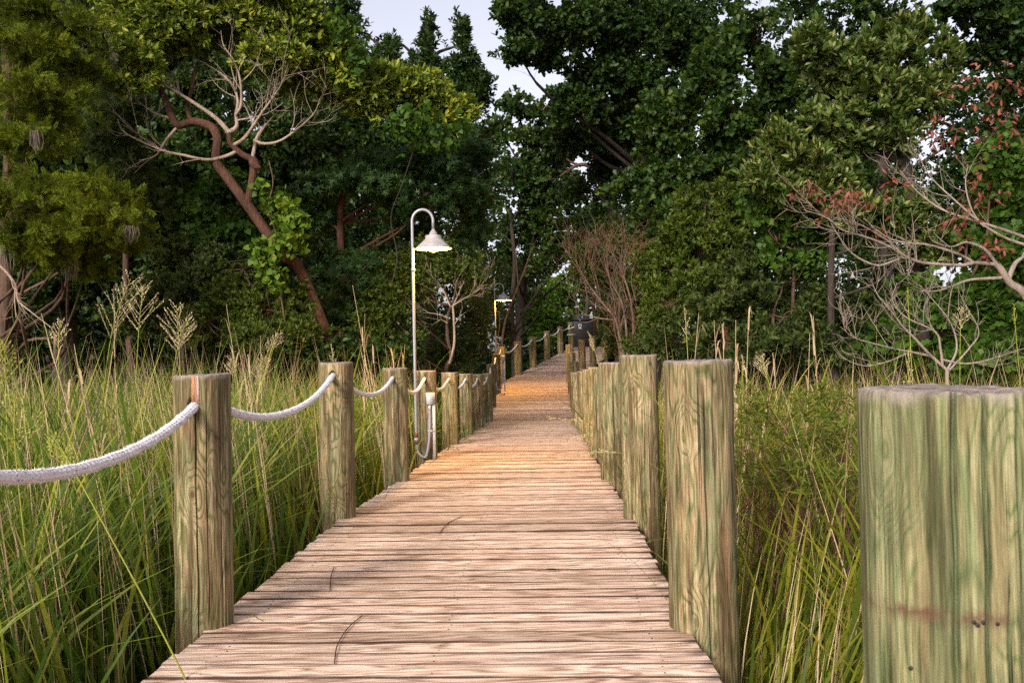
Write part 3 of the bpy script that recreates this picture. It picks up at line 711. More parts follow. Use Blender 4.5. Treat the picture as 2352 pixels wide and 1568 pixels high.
def tree(name, label, cat, blobs, leaf, mat, size, ntips, k, seed, trunk=None, trad=.1, bark='bark', gap=-.35, ns=.8, spread=.8, up=.3, droop=0., group=None, every=1, twigs=120, extra=None, foliage='crown', flat=1.):
    r = np.random.default_rng(seed)
    B = blobpx(blobs)
    T = blobpx_path(trunk) if trunk is not None else None
    if T is None:
        cx = np.mean([b[0] for b in B]); cy = np.mean([b[1] for b in B]); zt = np.mean([b[2] for b in B]); g = float(gz(cx, cy))
        T = np.array([[cx+.2, cy+.2, g-.1], [cx-.05, cy+.1, g+(zt-g)*.5], [cx, cy, zt]])
    base = T[0].copy(); g = float(gz(base[0], base[1]))
    if T[0][2] > g:      # carry the trunk down into the ground
        d = T[0]-T[1]; d[2] = min(d[2], -.3); dn = d/abs(d[2]); ext = T[0]+dn*(T[0][2]-g+.1)*np.array([.5, .5, 1]); T = np.concatenate([[ext], T]); base = ext
    root = empty(name, tuple(base)); tag(root, label, cat, group)
    tips, out = blob_tips(r, B, int(ntips*1.35), seed, gap-.07, ns)
    out = out*np.array([1, 1, flat])
    V, Fq = rosettes(r, tips, out, k, tmpl(leaf), size, spread, up, .25, droop)
    np_mesh(foliage, V-base, Fq, M[mat], root)
    mb = MB(); n = max(8, 5*len(T)); P = smooth_path(T, n)
    mb.tube(P, np.linspace(trad, trad*.55, n), 12)
    if foliage == 'crown': limb_tree(mb, P, B, r, trad, every, twigs, tips)
    mb.build('trunk', M[bark], root, True)
    return root, B, tips, out
def blobpx_path(L): return np.array([at(*p) for p in L])

# ------------------------------------------------------------------ dead limbs
def grow(mb, r, P, ra, rb, n_side, ln, lev, up=.25, nseg=6, start=.25):
    P = np.asarray(P); L = np.linalg.norm(P[-1]-P[0]); m = len(P)
    mb.tube(P, np.linspace(ra, rb, m), nseg, False)
    if lev == 0: return
    for _ in range(n_side):
        t = r.uniform(start, 1.)**.8; i = min(int(t*(m-1)), m-2)
        T = P[i+1]-P[i]; T /= np.linalg.norm(T)+1e-9
        rr = (ra+(rb-ra)*t)
        d = T*.75+rand_dir(r, 1)[0]*.75+np.array([0, 0, up]); d /= np.linalg.norm(d)
        l = ln*r.uniform(.45, 1.1); c1 = rand_dir(r, 1)[0]*.30+np.array([0, 0, up*.7])
        p0 = P[i]; Q = smooth_path([p0, p0+d*l*.4, p0+(d+c1*.5)*l*.75, p0+(d+c1)*l], 8)
        grow(mb, r, Q, max(rr*.5, .0032), .0016, max(2, int(n_side*.4)), ln*.5, lev-1, up, 4, .15)
def dead(mains, Y, r, mb, n_side=8, ln=.6, lev=2, up=.25, dens=.6):
    for (pts, ra, rb, *rest) in mains:
        W = []
        for q in pts:
            W.append(at(q[0], q[1], Y+(q[2] if len(q) > 2 else 0)))
        W = smooth_path(W, 6*len(W))
        s = len(W); W[:, 1] += np.linspace(0, 1, s)**1.5*(rest[0] if rest else 0)
        k = rest[1] if len(rest) > 1 else n_side
        k = int(k*dens+.5)
        grow(mb, r, W, ra, rb, k, ln, lev, up)

# ------------------------------------------------------------------ trees left
TG = None
r = np.random.default_rng(31)
# leaning tree: crown, brown trunk and its pale dead limbs
TK = 15.5
root, B, tips, out = tree('leaning_tree', 'leaning tree with pale bare limbs under a yellow-green leathery crown', 'tree',
     [(330, 40, 100, 80, 15.2), (300, 150, 70, 60, 15), (420, 50, 120, 70, 15.5), (540, 50, 120, 60, 15.7), (660, 70, 110, 80, 16), (620, 130, 90, 40, 15.6), (760, 150, 90, 80, 16.4), (850, 200, 90, 60, 16.6), (700, 200, 60, 35, 16.5), (460, 0, 250, 60, 15.8), (960, 210, 80, 50, 17), (1010, 260, 80, 45, 17.2)],
     'lance', 'l_magnolia', .135, 12000, 7, 5, trunk=[(705, 655, TK), (655, 590, TK), (610, 530, TK), (568, 470, TK), (520, 405, TK), (497, 370, TK), (500, 322, TK), (488, 294, TK), (460, 282, TK), (440, 280, TK), (410, 288, TK), (397, 272, TK), (380, 230, TK), (366, 200, TK), (350, 165, TK)],
     trad=.088, bark='barkred', gap=-.5, twigs=60, every=99)
mb = MB(); bs = np.array(root.location)
dead([([(568, 472), (577, 430), (582, 393), (579, 368), (560, 357), (545, 345), (530, 330), (526, 312), (527, 303)], .066, .038, 0, 0)], TK, r, mb, 6, .7, 2)
o = mb.build('limb', M['barkred'], root, True)
mb = MB(); dead([([(440, 281), (432, 262), (425, 240), (432, 190), (440, 130)], .04, .018, .3)], TK, r, mb, 6, .7, 2)
mb.build('limb', M['barkred'], root, True)
mb = MB()
dead([([(527, 305), (500, 275), (465, 250), (420, 222), (370, 195), (315, 178), (285, 160)], .042, .006, -.5, 16),
      ([(411, 217), (407, 195), (400, 175), (375, 150), (355, 130)], .024, .004, .2, 9),
      ([(527, 304), (543, 290), (541, 262), (543, 225), (525, 185), (490, 155), (440, 125)], .038, .006, .2, 14),
      ([(541, 265), (555, 240), (555, 190), (545, 150), (523, 115), (520, 85)], .026, .005, -.3, 12),
      ([(555, 188), (590, 162), (615, 130)], .014, .004, -.4, 7),
      ([(532, 336), (560, 322), (583, 300), (610, 270), (640, 240), (665, 215), (685, 180)], .034, .005, -.7, 18),
      ([(545, 277), (580, 268), (612, 253), (640, 225)], .017, .004, .3, 9),
      ([(583, 322), (610, 332), (650, 328), (700, 300), (735, 275), (752, 250)], .028, .005, -.6, 14),
      ([(579, 370), (581, 345), (584, 310), (600, 275)], .034, .02, .3, 3),
      ([(546, 346), (520, 360), (480, 370), (430, 362), (390, 355), (340, 335), (310, 318), (304, 295)], .032, .006, -.6, 10),
      ([(392, 355), (370, 335), (350, 310), (352, 280)], .015, .004, -.3, 5), ([(385, 354), (340, 325), (300, 290), (265, 240)], .016, .004, -.5, 9),
      ([(410, 289), (385, 320), (372, 345), (362, 363), (330, 376)], .026, .007, -.2, 5),
      ([(398, 273), (360, 262), (320, 235), (290, 205), (262, 170), (215, 140)], .022, .004, -.3, 14)], TK, r, mb, 10, .62, 2, .18)
mb.build('dead_limb', M['barkpale'], root, True)
# swollen knot on the second stem
mb = MB(); kc = at(580, 374, TK-.03)
mb.tube(smooth_path([kc+[0, 0, .08], kc+[.02, 0, 0], kc+[.07, -.02, -.06], kc+[.13, -.03, -.09]], 10), [.05, .062, .072, .078, .074, .066, .056, .045, .034, .022], 12)
mb.build('knot', M['barkred'], root, True)

tree('cypress_tree', 'feathery yellow-green cypress with drooping moss at the left edge', 'tree',
     [(150, 440, 150, 26, 13.6, 1.), (60, 470, 130, 24, 13, 1.), (230, 500, 110, 22, 13.5, .9), (150, 540, 120, 24, 13.2, .9), (250, 555, 85, 18, 13.8, .8), (120, 590, 90, 20, 13.6, .8), (200, 615, 60, 14, 13.8, .6), (60, 540, 70, 22, 13, .8),
      (60, 320, 110, 22, 14, 1.), (120, 270, 110, 20, 14.4, .8), (70, 210, 120, 24, 14, 1.), (170, 160, 90, 20, 14.5, .9), (60, 110, 130, 26, 14, 1.), (160, 60, 110, 24, 14.5, 1.), (40, 20, 140, 30, 14, 1.), (270, 480, 70, 16, 14, .5), (170, 475, 110, 18, 13.8, .8)],
     'frond', 'l_cypress', .17, 9500, 3, 11, trunk=[(12, 800, 16), (14, 600, 16), (22, 380, 16), (24, 330, 16), (14, 100, 16), (10, -60, 16)], trad=.12, bark='bark', gap=.38, ns=1.7, up=.02, spread=1.1, flat=.15, twigs=120)
root = [o for o in col.objects if o.name.startswith('cypress_tree')][0]
for (px, py, l) in ((162, 590, .32), (158, 600, .22), (300, 520, .25), (18, 560, .4), (80, 300, .3)):
    mb = MB(); p = at(px, py, 13.4)
    for k in range(26):
        q = p+r.normal(0, .035, 3)*[1, 1, .3]; mb.tube(smooth_path([q, q+[r.normal(0, .02), 0, -l*.5], q+[r.normal(0, .02), 0, -l*r.uniform(.6, 1)]], 5), [.006, .008, .006, .005, .002], 4, False)
    mb.build('hanging_moss', M['moss'], root)
# grey twisting dead branch by the left edge
mb = MB(); dead([([(-30, 590), (10, 620), (35, 655), (42, 690), (70, 715), (115, 750)], .022, .006, 0, 9), ([(36, 655), (34, 690), (37, 730)], .012, .004, 0, 4)], 12.5, r, mb, 7, .4, 2, -.05)
mb.tube(smooth_path([at(-30, 590, 12.5), at(-60, 680, 12.5), at(-50, 800, 12.5), at(-45, 960, 12.5)], 12), .03, 8)
tag(mb.build('dead_branch', M['barkpale'], None, True), 'crooked pale dead branch reaching down from the left edge above the grass', 'dead branch')

# dark broadleaf mass at the left
tree('broadleaf_tree', 'dark tall broadleaf tree filling the upper left corner behind the cypress', 'tree',
     [(60, 120, 170, 130, 20), (200, 250, 130, 120, 20.5), (120, 400, 170, 120, 20), (60, 620, 150, 120, 19.5), (220, 80, 120, 100, 21), (250, 640, 130, 110, 20), (330, 320, 90, 110, 20.5), (330, 500, 80, 90, 20)],
     'oval', 'l_dark', .15, 5000, 6, 21, gap=-.3, trad=.25, trunk=[(150, 780, 20.5), (165, 500, 20.5), (270, 210, 20.5), (262, 120, 20.5)], bark='barkdark')
tree('vine_draped_tree', 'small dark tree draped in round-leaved vines left of the leaning trunk', 'tree',
     [(400, 470, 90, 60, 17.6), (470, 540, 90, 70, 17.2), (380, 600, 60, 60, 17.2), (540, 560, 50, 60, 17.4), (430, 640, 70, 50, 17), (340, 400, 60, 60, 17.8), (270, 330, 70, 60, 18), (480, 430, 80, 50, 18), (420, 390, 80, 50, 18.4)],
     'heart', 'l_vinedark', .12, 3800, 3, 22, gap=-.25, spread=1.2, up=.0, droop=.5, trad=.08, bark='barkdark')
tree('cedar_tree', 'grey-green feathery cedar behind the bare limbs', 'tree',
     [(250, 300, 60, 90, 16.5), (300, 400, 60, 80, 16.6), (330, 480, 60, 60, 16.6), (280, 230, 50, 60, 16.8)], 'frond', 'l_myrtle_grey', .12, 2600, 4, 24, gap=-.25, trad=.07, spread=1.)
tree('broadleaf_tree', 'dark spreading tree behind the pale bare limbs', 'tree',
     [(480, 320, 100, 70, 20), (600, 400, 110, 80, 20.5), (700, 330, 110, 90, 20), (520, 430, 90, 70, 20), (440, 200, 70, 50, 20), (620, 230, 60, 40, 20.5), (700, 480, 100, 80, 20.5), (620, 560, 80, 70, 20)],
     'oval', 'l_oak', .13, 5200, 6, 25, gap=-.12, trad=.12, bark='barkdark')
gv = tree('grapevine', 'bright green heart-leaved vine climbing the leaning trunk', 'vine',
     [(640, 470, 45, 35, 15.1, .35), (670, 520, 42, 45, 15.1, .35), (650, 570, 42, 40, 15.1, .35), (615, 600, 35, 35, 15, .3), (640, 640, 40, 30, 15, .3), (600, 430, 22, 18, 15.2, .2), (690, 560, 20, 30, 15.1, .2), (600, 590, 25, 50, 15, .25)],
     'heart', 'l_vine', .095, 520, 2, 26, gap=-.4, spread=1.3, up=-.1, droop=.6, trunk=[(640, 650, 15.1), (622, 590, 15.1), (634, 540, 15.1), (616, 480, 15.1), (627, 420, 15.1), (618, 370, 15.2)], trad=.014, twigs=20, foliage='leaves')
tree('grapevine', 'yellowish vine leaves hanging over the dark gum branches above the near lamp', 'vine',
     [(960, 280, 60, 40, 16.2, .35), (1000, 320, 60, 40, 16.3, .35), (920, 300, 40, 60, 16.2, .3), (830, 130, 30, 50, 15.8, .3), (1040, 290, 50, 30, 16.4, .3), (780, 60, 35, 40, 15.6, .3)],
     'heart', 'l_vinedark', .12, 300, 2, 27, gap=-.3, spread=1.3, up=-.1, droop=.6, trunk=[(905, 800, 17), (896, 680, 17), (912, 590, 17), (898, 500, 16.8), (925, 420, 16.5), (965, 300, 16.2)], trad=.014, bark='barkdark', twigs=20, foliage='leaves')
# dark tree with the spiky tops against the sky
tree('evergreen_tree', 'dark evergreen with spiky tops standing against the sky in the centre', 'tree',
     [(985, 70, 18, 55, 22, .3), (985, 140, 45, 50, 22), (1060, 85, 22, 60, 22, .35), (1065, 160, 45, 60, 22), (1105, 190, 30, 40, 22, .4), (880, 150, 50, 70, 22), (780, 60, 70, 80, 22), (940, 200, 80, 60, 22), (1050, 230, 80, 50, 22), (860, 220, 90, 80, 22), (720, 40, 90, 80, 22), (895, 95, 25, 35, 22, .5),
      (1000, 330, 110, 70, 22.5), (870, 350, 110, 80, 22), (800, 280, 80, 80, 22), (1080, 330, 60, 50, 22.5), (1095, 225, 30, 25, 22)],
     'lance', 'l_dark', .13, 7000, 7, 28, gap=-.38, trad=.2, trunk=[(985, 820, 22.5), (980, 500, 22.5), (985, 300, 22.4), (985, 60, 22)], bark='barkdark', twigs=150)
tree('sweetgum_tree', 'sweetgum with dark star-shaped leaves reaching behind the near lamp', 'tree',
     [(780, 420, 110, 26, 18, .9), (880, 430, 110, 30, 18, .9), (960, 480, 70, 30, 18.2, .8), (1000, 390, 90, 50, 18.5, .9), (900, 380, 90, 40, 18.5, .9), (1060, 450, 80, 50, 18.6, .8), (720, 500, 70, 35, 18.6), (960, 540, 70, 30, 19), (1080, 520, 50, 50, 19), (1090, 350, 60, 60, 19)],
     'star', 'l_gum', .15, 3400, 4, 29, gap=-.2, up=.6, spread=1.2, droop=.2, trad=.09, bark='barkred', trunk=[(783, 800, 18.5), (783, 600, 18.5), (782, 480, 18.5), (800, 420, 18.3)])
tree('young_sweetgum', 'low young sweetgum with star leaves beside the foot of the leaning trunk', 'tree',
     [(780, 640, 75, 40, 16.6, .6), (740, 690, 70, 35, 16.6, .6), (840, 660, 60, 35, 16.8, .6), (700, 740, 70, 40, 16.6, .6), (820, 600, 70, 30, 17.3, .6), (780, 720, 60, 30, 16.8, .6)],
     'star', 'l_gum', .14, 1300, 4, 30, gap=-.2, up=.6, spread=1.2, droop=.2, trad=.04)
def myrtle(label, blobs, n, seed, mat='l_myrtle', size=.068, gap=-.15, k=9, ns=1.4, **kw):
    return tree('wax_myrtle', label, 'shrub', blobs, 'lance', mat, size, n, k, seed, gap=gap, ns=ns, trad=.04, bark='bark', spread=.75, up=.5, twigs=90, **kw)
myrtle('dense olive-green shrub below the leaning trunk at the left', [(540, 690, 80, 60, 15.5), (620, 710, 90, 60, 15.3), (680, 680, 50, 50, 15.6), (480, 740, 70, 50, 15.3), (600, 770, 110, 50, 15), (700, 770, 60, 50, 15.2), (560, 620, 60, 50, 16)], 5200, 32)
myrtle('dark olive shrub above the left grass between the cypress and the leaning trunk', [(420, 570, 90, 40, 16.5), (500, 600, 80, 45, 16.3), (400, 680, 80, 60, 16.2), (330, 720, 80, 60, 16), (470, 640, 60, 50, 16)], 3400, 33, mat='l_myrtle_grey', gap=-.25)
myrtle('broad olive shrub with thin pale stems lit by the near lamp', [(900, 620, 60, 45, 17.4), (980, 590, 70, 45, 17.6), (1050, 600, 60, 45, 17.4), (1090, 650, 40, 40, 17.6), (950, 650, 70, 45, 17.5), (870, 690, 55, 50, 16.6), (860, 740, 60, 50, 16.4), (930, 760, 50, 50, 16.6), (820, 790, 60, 40, 16.2)], 5200, 34,
       trunk=[(1022, 860, 17.6), (1036, 825, 17.6), (1028, 775, 17.6), (1028, 728, 17.6), (1038, 700, 17.5)])
mt = [o for o in col.objects if o.name.startswith('wax_myrtle') and not o.parent][-1]
mb = MB(); dead([([(1032, 835), (1043, 790), (1042, 730), (1040, 704)], .024, .018, 0, 2), ([(1038, 704), (1062, 688), (1090, 672), (1112, 655)], .016, .004, 0, 14), ([(1040, 704), (1055, 670), (1068, 640)], .014, .004, 0, 12),
    ([(1028, 730), (1008, 722), (985, 718), (970, 708)], .014, .004, 0, 9), ([(1034, 704), (1020, 670), (1005, 645)], .014, .004, 0, 10), ([(1028, 742), (1012, 735), (990, 748)], .01, .003, 0, 6)], 17.3, r, mb, 8, .5, 2, .25)
mb.build('bare_stem', M['barkpale'], mt, True)
myrtle('shadowy shrub between the near lamp shrub and the far lamp', [(1080, 720, 50, 60, 24), (1060, 800, 60, 50, 22), (1100, 770, 35, 60, 25), (1080, 640, 45, 45, 25), (1120, 690, 40, 60, 31), (1110, 620, 45, 45, 31), (1150, 760, 30, 60, 33), (1000, 810, 60, 40, 20), (980, 740, 50, 50, 21)], 3600, 35, mat='l_myrtle_grey', size=.075)
# multi-stemmed small trees catching the far lamp's orange light
mb = MB()
dead([([(1050, 860), (1065, 810), (1072, 770), (1080, 730), (1100, 690)], .05, .02, 0, 6), ([(1062, 830), (1090, 790), (1092, 750), (1086, 715)], .03, .012, 0, 5), ([(1068, 800), (1078, 760), (1070, 720)], .025, .01, 0, 4)], 24, r, mb, 5, .5, 1)
tag(mb.build('bare_stems', M['barkred'], None, True), 'cluster of bare reddish stems lit orange by the far lamp', 'tree')
mb = MB(); dead([([(1148, 860), (1152, 800), (1160, 740), (1185, 670), (1205, 620), (1225, 560)], .055, .02, 0, 8), ([(1190, 655), (1186, 600), (1180, 540)], .025, .008, 0, 6)], 31, r, mb, 5, .7, 1)
tag(mb.build('slender_tree', M['bark'], None, True), 'slender curving bare trunk just behind the far lamp', 'tree')
mb = MB(); dead([([(1182, 900), (1180, 800), (1176, 700), (1182, 600), (1170, 480)], .11, .06, 0, 6), ([(1178, 760), (1215, 700), (1250, 640)], .05, .015, 0, 5)], 33, r, mb, 5, .9, 1)
tag(mb.build('dark_trunk_tree', M['barkdark'], None, True), 'straight dark trunk behind the far lamp at the start of the ramp', 'tree')
tree('pale_leaved_shrub', 'low dark glossy-leaved shrub just behind the fourth roped post', 'shrub', [(800, 800, 60, 35, 15.3), (740, 820, 50, 30, 15.2), (880, 820, 60, 30, 15.6), (940, 800, 40, 30, 16)], 'oval', 'l_dark', .09, 900, 6, 36, gap=-.3, trad=.02)

# ------------------------------------------------------------------ trees centre and right
tree('airy_tree', 'airy broadleaf tree behind the ramp with sky showing through', 'tree',
     [(1180, 400, 80, 60, 33), (1260, 440, 80, 60, 33), (1210, 500, 80, 60, 33.5), (1300, 540, 80, 60, 33), (1240, 330, 80, 50, 33), (1180, 560, 60, 50, 34), (1370, 500, 70, 60, 34), (1290, 380, 70, 40, 33.5), (1150, 300, 50, 40, 33), (1440, 540, 70, 60, 34), (1240, 590, 60, 40, 33)],
     'oval', 'l_oak', .16, 4200, 5, 41, gap=.0, ns=.6, trad=.2, trunk=[(1190, 840, 37), (1196, 700, 37), (1215, 560, 35), (1225, 440, 33)], bark='barkdark', twigs=200)
tree('crooked_tree', 'crooked grey-barked tree with a bent trunk standing in the sky gap right of centre', 'tree',
     [(1400, 300, 90, 60, 28.5), (1330, 290, 60, 60, 28.5), (1250, 250, 60, 35, 28), (1200, 240, 60, 30, 28), (1480, 330, 80, 60, 29), (1300, 210, 50, 40, 28), (1450, 250, 80, 60, 28), (1250, 320, 70, 25, 28)],
     'oval', 'l_oak', .16, 2500, 6, 42, gap=-.15, ns=.7, trad=.16, bark='bark', trunk=[(1415, 600, 28), (1402, 455, 28), (1383, 420, 28), (1370, 385, 28), (1366, 350, 28), (1372, 320, 28)], twigs=120)
mb = MB(); ct = [o for o in col.objects if o.name.startswith('crooked_tree') and not o.parent][0]
dead([([(1370, 388), (1335, 378), (1300, 395), (1270, 420)], .07, .02, 0, 5), ([(1375, 395), (1400, 370), (1425, 340)], .06, .02, 0, 4), ([(1250, 205), (1225, 180), (1215, 165)], .012, .004, 0, 7)], 28, r, mb, 5, .8, 1); mb.build('limb', M['bark'], ct, True)
tree('oak_tree', 'tall dark oak overhanging the walk at the top centre', 'tree',
     [(1210, 60, 75, 45, 22, .8), (1190, 120, 60, 28, 22, .6), (1290, 40, 90, 60, 22), (1280, 130, 70, 40, 22.5), (1370, 60, 100, 80, 23), (1370, 170, 80, 50, 23), (1230, 10, 90, 40, 22), (1480, 60, 110, 100, 23.5), (1470, 190, 90, 70, 23.5), (1590, 80, 120, 110, 24), (1160, 30, 35, 30, 21.6, .5), (1330, 250, 70, 50, 23), (1310, 320, 60, 45, 25), (1420, 290, 70, 60, 24), (1400, 370, 60, 45, 26), (1350, 430, 60, 40, 27)],
     'oval', 'l_dark', .125, 11000, 6, 43, gap=-.25, ns=.75, trad=.3, bark='barkdark', trunk=[(1500, 840, 24.5), (1495, 600, 24.5), (1480, 400, 24.5), (1475, 250, 24.5)], twigs=200)
tree('maple_tree', 'mid-green lobed-leaf tree right of the centre behind the shrubs', 'tree',
     [(1560, 270, 110, 80, 22), (1640, 200, 110, 80, 22), (1700, 300, 110, 80, 22.3), (1560, 380, 110, 60, 22.3), (1720, 100, 110, 80, 22), (1680, 400, 110, 60, 22.3), (1480, 440, 90, 60, 22.6), (1800, 180, 100, 90, 22.5), (1620, 480, 110, 60, 22), (1780, 470, 100, 60, 22), (1520, 520, 80, 50, 22)],
     'lobed', 'l_oak', .135, 7800, 6, 44, gap=-.15, ns=.7, trad=.2, bark='barkred', trunk=[(1680, 800, 23), (1682, 500, 23), (1680, 300, 23), (1650, 150, 23)], twigs=200)
tree('oak_tree', 'tall dark oak behind the upper right, sky showing past its top', 'tree',
     [(1860, 20, 120, 60, 25), (1980, 20, 110, 50, 25), (2080, 70, 70, 50, 25), (1950, 130, 130, 80, 26), (1850, 280, 130, 100, 26), (2000, 300, 130, 100, 26), (2130, 230, 90, 80, 26), (2240, 300, 110, 90, 26), (1900, 400, 130, 70, 26), (2060, 430, 120, 80, 26), (2200, 430, 110, 80, 26)],
     'oval', 'l_dark', .13, 5600, 6, 45, gap=-.3, ns=.7, trad=.3, bark='barkdark', twigs=150)
tree('oak_tree', 'leafy overhanging bough in the top right corner against the sky', 'tree',
     [(2240, 25, 70, 22, 17, .6), (2290, 60, 70, 26, 17, .6), (2330, 100, 60, 40, 17, .6), (2200, 10, 50, 16, 17, .5), (2350, 20, 40, 40, 17, .7), (2250, 120, 60, 22, 17.4, .6), (2340, 180, 50, 60, 17, .8)],
     'oval', 'l_dark', .12, 1500, 6, 46, gap=-.2, ns=1.1, trad=.14, bark='barkdark', trunk=[(2480, 800, 17.5), (2470, 400, 17.5), (2440, 120, 17.3)], twigs=100)
tree('bay_tree', 'bay tree with long pale-backed leaves in rosettes at the upper right', 'tree',
     [(1870, 110, 55, 70, 14.6), (1930, 170, 80, 60, 14.8), (2010, 120, 80, 60, 14.8), (2090, 90, 70, 50, 15), (2150, 140, 70, 60, 15), (2000, 220, 90, 60, 14.8), (1900, 260, 60, 50, 14.8), (2100, 220, 80, 60, 15), (2050, 300, 80, 50, 15), (1960, 320, 70, 50, 15)],
     'lance', 'l_bay', .145, 2300, 9, 47, gap=-.3, ns=1., up=.8, spread=.7, trad=.12, bark='barkdark', trunk=[(2120, 800, 15.5), (2100, 500, 15.3), (2060, 300, 15.2), (2040, 200, 15)], twigs=120)
tree('bay_tree', 'lower bay bush with rosettes of long green leaves in front of the right-hand oaks', 'tree',
     [(1790, 330, 60, 45, 14.4), (1850, 370, 70, 50, 14.4), (1760, 400, 50, 45, 14.4), (1900, 420, 70, 45, 14.6), (1830, 440, 70, 40, 14.5), (1960, 480, 70, 40, 14.6), (2060, 500, 80, 50, 14.8), (2150, 560, 70, 50, 14.8)],
     'lance', 'l_bay', .135, 1750, 9, 48, gap=-.25, ns=1., up=.8, spread=.7, trad=.07, bark='barkdark', twigs=90)
tree('maple_tree', 'yellow-green vine-covered sapling in front of the right-hand shrubs', 'tree',
     [(1760, 470, 60, 50, 15), (1830, 500, 70, 50, 15), (1790, 560, 50, 50, 15), (1900, 540, 60, 45, 15.3), (1850, 600, 50, 40, 15.3)], 'heart', 'l_vinedark', .10, 1500, 3, 49, gap=-.2, spread=1.2, up=.1, droop=.4, trad=.04)
tree('maple_tree', 'mid-green leafy maple filling the right edge behind the huge post', 'tree',
     [(2300, 380, 80, 70, 13.5), (2330, 480, 60, 70, 13.5), (2300, 600, 80, 70, 13.5), (2230, 700, 80, 60, 13.3), (2320, 740, 70, 80, 13), (2160, 760, 70, 60, 13.3), (2250, 820, 100, 50, 12.6), (2060, 780, 70, 60, 13.6), (2100, 680, 60, 50, 13.6), (2230, 540, 60, 50, 14)],
     'lobed', 'l_vinedark', .13, 3300, 5, 50, gap=-.2, ns=1., spread=1.1, up=.3, droop=.2, trad=.06)
# red-leaved tree with the long bare boughs
mb = MB()
dead([([(2420, 900), (2400, 760), (2352, 675), (2320, 650), (2296, 615), (2285, 606)], .06, .036, 0, 0),
      ([(2286, 607), (2238, 604), (2202, 610), (2118, 605), (2079, 594), (2037, 572), (1998, 557), (1956, 545), (1917, 536), (1878, 510), (1824, 494)], .025, .004, -.4, 22),
      ([(2079, 594), (2058, 597), (2010, 611), (1956, 591), (1923, 562), (1890, 520)], .02, .004, -.3, 12),
      ([(2079, 594), (2058, 567), (2034, 542), (1980, 507), (1930, 490)], .02, .004, .3, 12),
      ([(2238, 604), (2202, 582), (2140, 560), (2088, 552), (2052, 534), (2010, 490)], .02, .004, .4, 12),
      ([(2290, 606), (2256, 573), (2208, 560), (2166, 572), (2112, 561), (2090, 530)], .024, .004, -.5, 12),
      ([(2300, 638), (2223, 644), (2175, 660), (2130, 672), (2080, 674)], .022, .005, -.4, 10),
      ([(2316, 640), (2335, 605), (2365, 585), (2400, 560)], .035, .012, .2, 4),
      ([(2400, 560), (2352, 543), (2298, 522), (2208, 492), (2163, 468), (2118, 426), (2090, 380)], .024, .004, .3, 16),
      ([(2380, 570), (2310, 545), (2250, 500), (2230, 430), (2240, 370)], .02, .004, .2, 12),
      ([(2260, 520), (2200, 460), (2150, 400), (2130, 340)], .014, .004, .3, 10)], 12, r, mb, 10, .55, 2, .12)
bs = at(2420, 900, 12); bs[2] = gz(bs[0], bs[1])
root = empty('red_leaved_tree', tuple(bs)); tag(root, 'bare-boughed tree with clusters of withered red leaves at the right', 'tree')
mb.tube([at(2420, 900, 12), bs-[0, 0, .1]], [.07, .08], 10)
mb.build('bough', M['barkash'], root, True)
RB = blobpx([(1860, 440, 45, 22, 12), (1930, 455, 60, 35, 11.9), (1990, 470, 55, 30, 12), (2020, 520, 25, 30, 12), (1900, 495, 22, 22, 11.8), (2160, 290, 50, 40, 12), (2230, 200, 60, 50, 12), (2300, 180, 50, 50, 12), (2300, 300, 50, 60, 12), (2200, 520, 50, 45, 12), (2260, 430, 50, 60, 12), (2200, 330, 40, 40, 12), (2280, 570, 30, 30, 12), (2040, 420, 20, 30, 12)])
tips, out = blob_tips(r, RB, 560, 61, -.1, 1.6)
V, Fq = rosettes(r, tips, out, 2, tmpl('lance'), .09, 1., -.2, .5, .9); np_mesh('red_foliage', V-bs, Fq, M['l_red'], root)
# pale dead shrub
mb = MB(); YS = 10
dead([([(2175, 850), (2133, 813), (2100, 780), (2067, 750), (2037, 714), (2004, 681), (1983, 645)], .017, .004, -.2, 20), ([(2140, 818), (2090, 808), (2049, 801), (1998, 789), (1950, 776), (1915, 752)], .014, .003, -.2, 18),
      ([(2165, 840), (2160, 800), (2148, 762), (2082, 729), (2050, 690), (2060, 650)], .014, .003, 0, 16), ([(2175, 850), (2200, 800), (2190, 740), (2150, 680), (2130, 650)], .012, .003, .2, 14),
      ([(2180, 850), (2230, 800), (2260, 760), (2240, 700)], .012, .003, .2, 12), ([(2090, 808), (2040, 830), (1990, 840), (1950, 830)], .01, .003, 0, 10), ([(2160, 825), (2220, 835), (2290, 820), (2352, 800)], .012, .003, 0, 12)], YS, r, mb, 10, .38, 2, .22)
b0 = at(2175, 850, YS); b1 = b0.copy(); b1[2] = gz(b0[0], b0[1]); mb.tube([b0, b1], [.018, .024], 8)
tag(mb.build('dead_shrub', M['barkash'], None, True), 'pale leafless dead shrub rising behind the huge right post', 'dead shrub')
# russet twiggy shrub
mb = MB(); YS = 20
dead([([(1440, 835), (1428, 800), (1412, 735), (1381, 696), (1350, 657), (1325, 615)], .035, .006, -.4, 16), ([(1440, 835), (1440, 780), (1430, 700), (1400, 640), (1385, 580)], .03, .005, 0, 18), ([(1445, 835), (1455, 770), (1450, 690), (1430, 620), (1400, 560)], .03, .005, .3, 18),
      ([(1450, 835), (1470, 770), (1480, 720), (1500, 680)], .025, .005, .2, 14), ([(1412, 735), (1370, 730), (1340, 720), (1320, 700)], .02, .005, -.2, 12), ([(1445, 835), (1475, 800), (1505, 760), (1510, 720)], .02, .004, 0, 12), ([(1430, 835), (1425, 760), (1440, 700)], .02, .004, 0, 12)], YS, r, mb, 12, .75, 2, .3)
b0 = at(1442, 835, YS); b1 = b0.copy(); b1[2] = gz(b0[0], b0[1])-.1; bsr = b1.copy(); mb.tube([b0, b1], [.05, .06], 8)
root = empty('russet_shrub', tuple(bsr)); tag(root, 'half-dead russet twiggy shrub beside the upper ramp on the right', 'shrub'); mb.build('branch', M['barktan'], root, True)
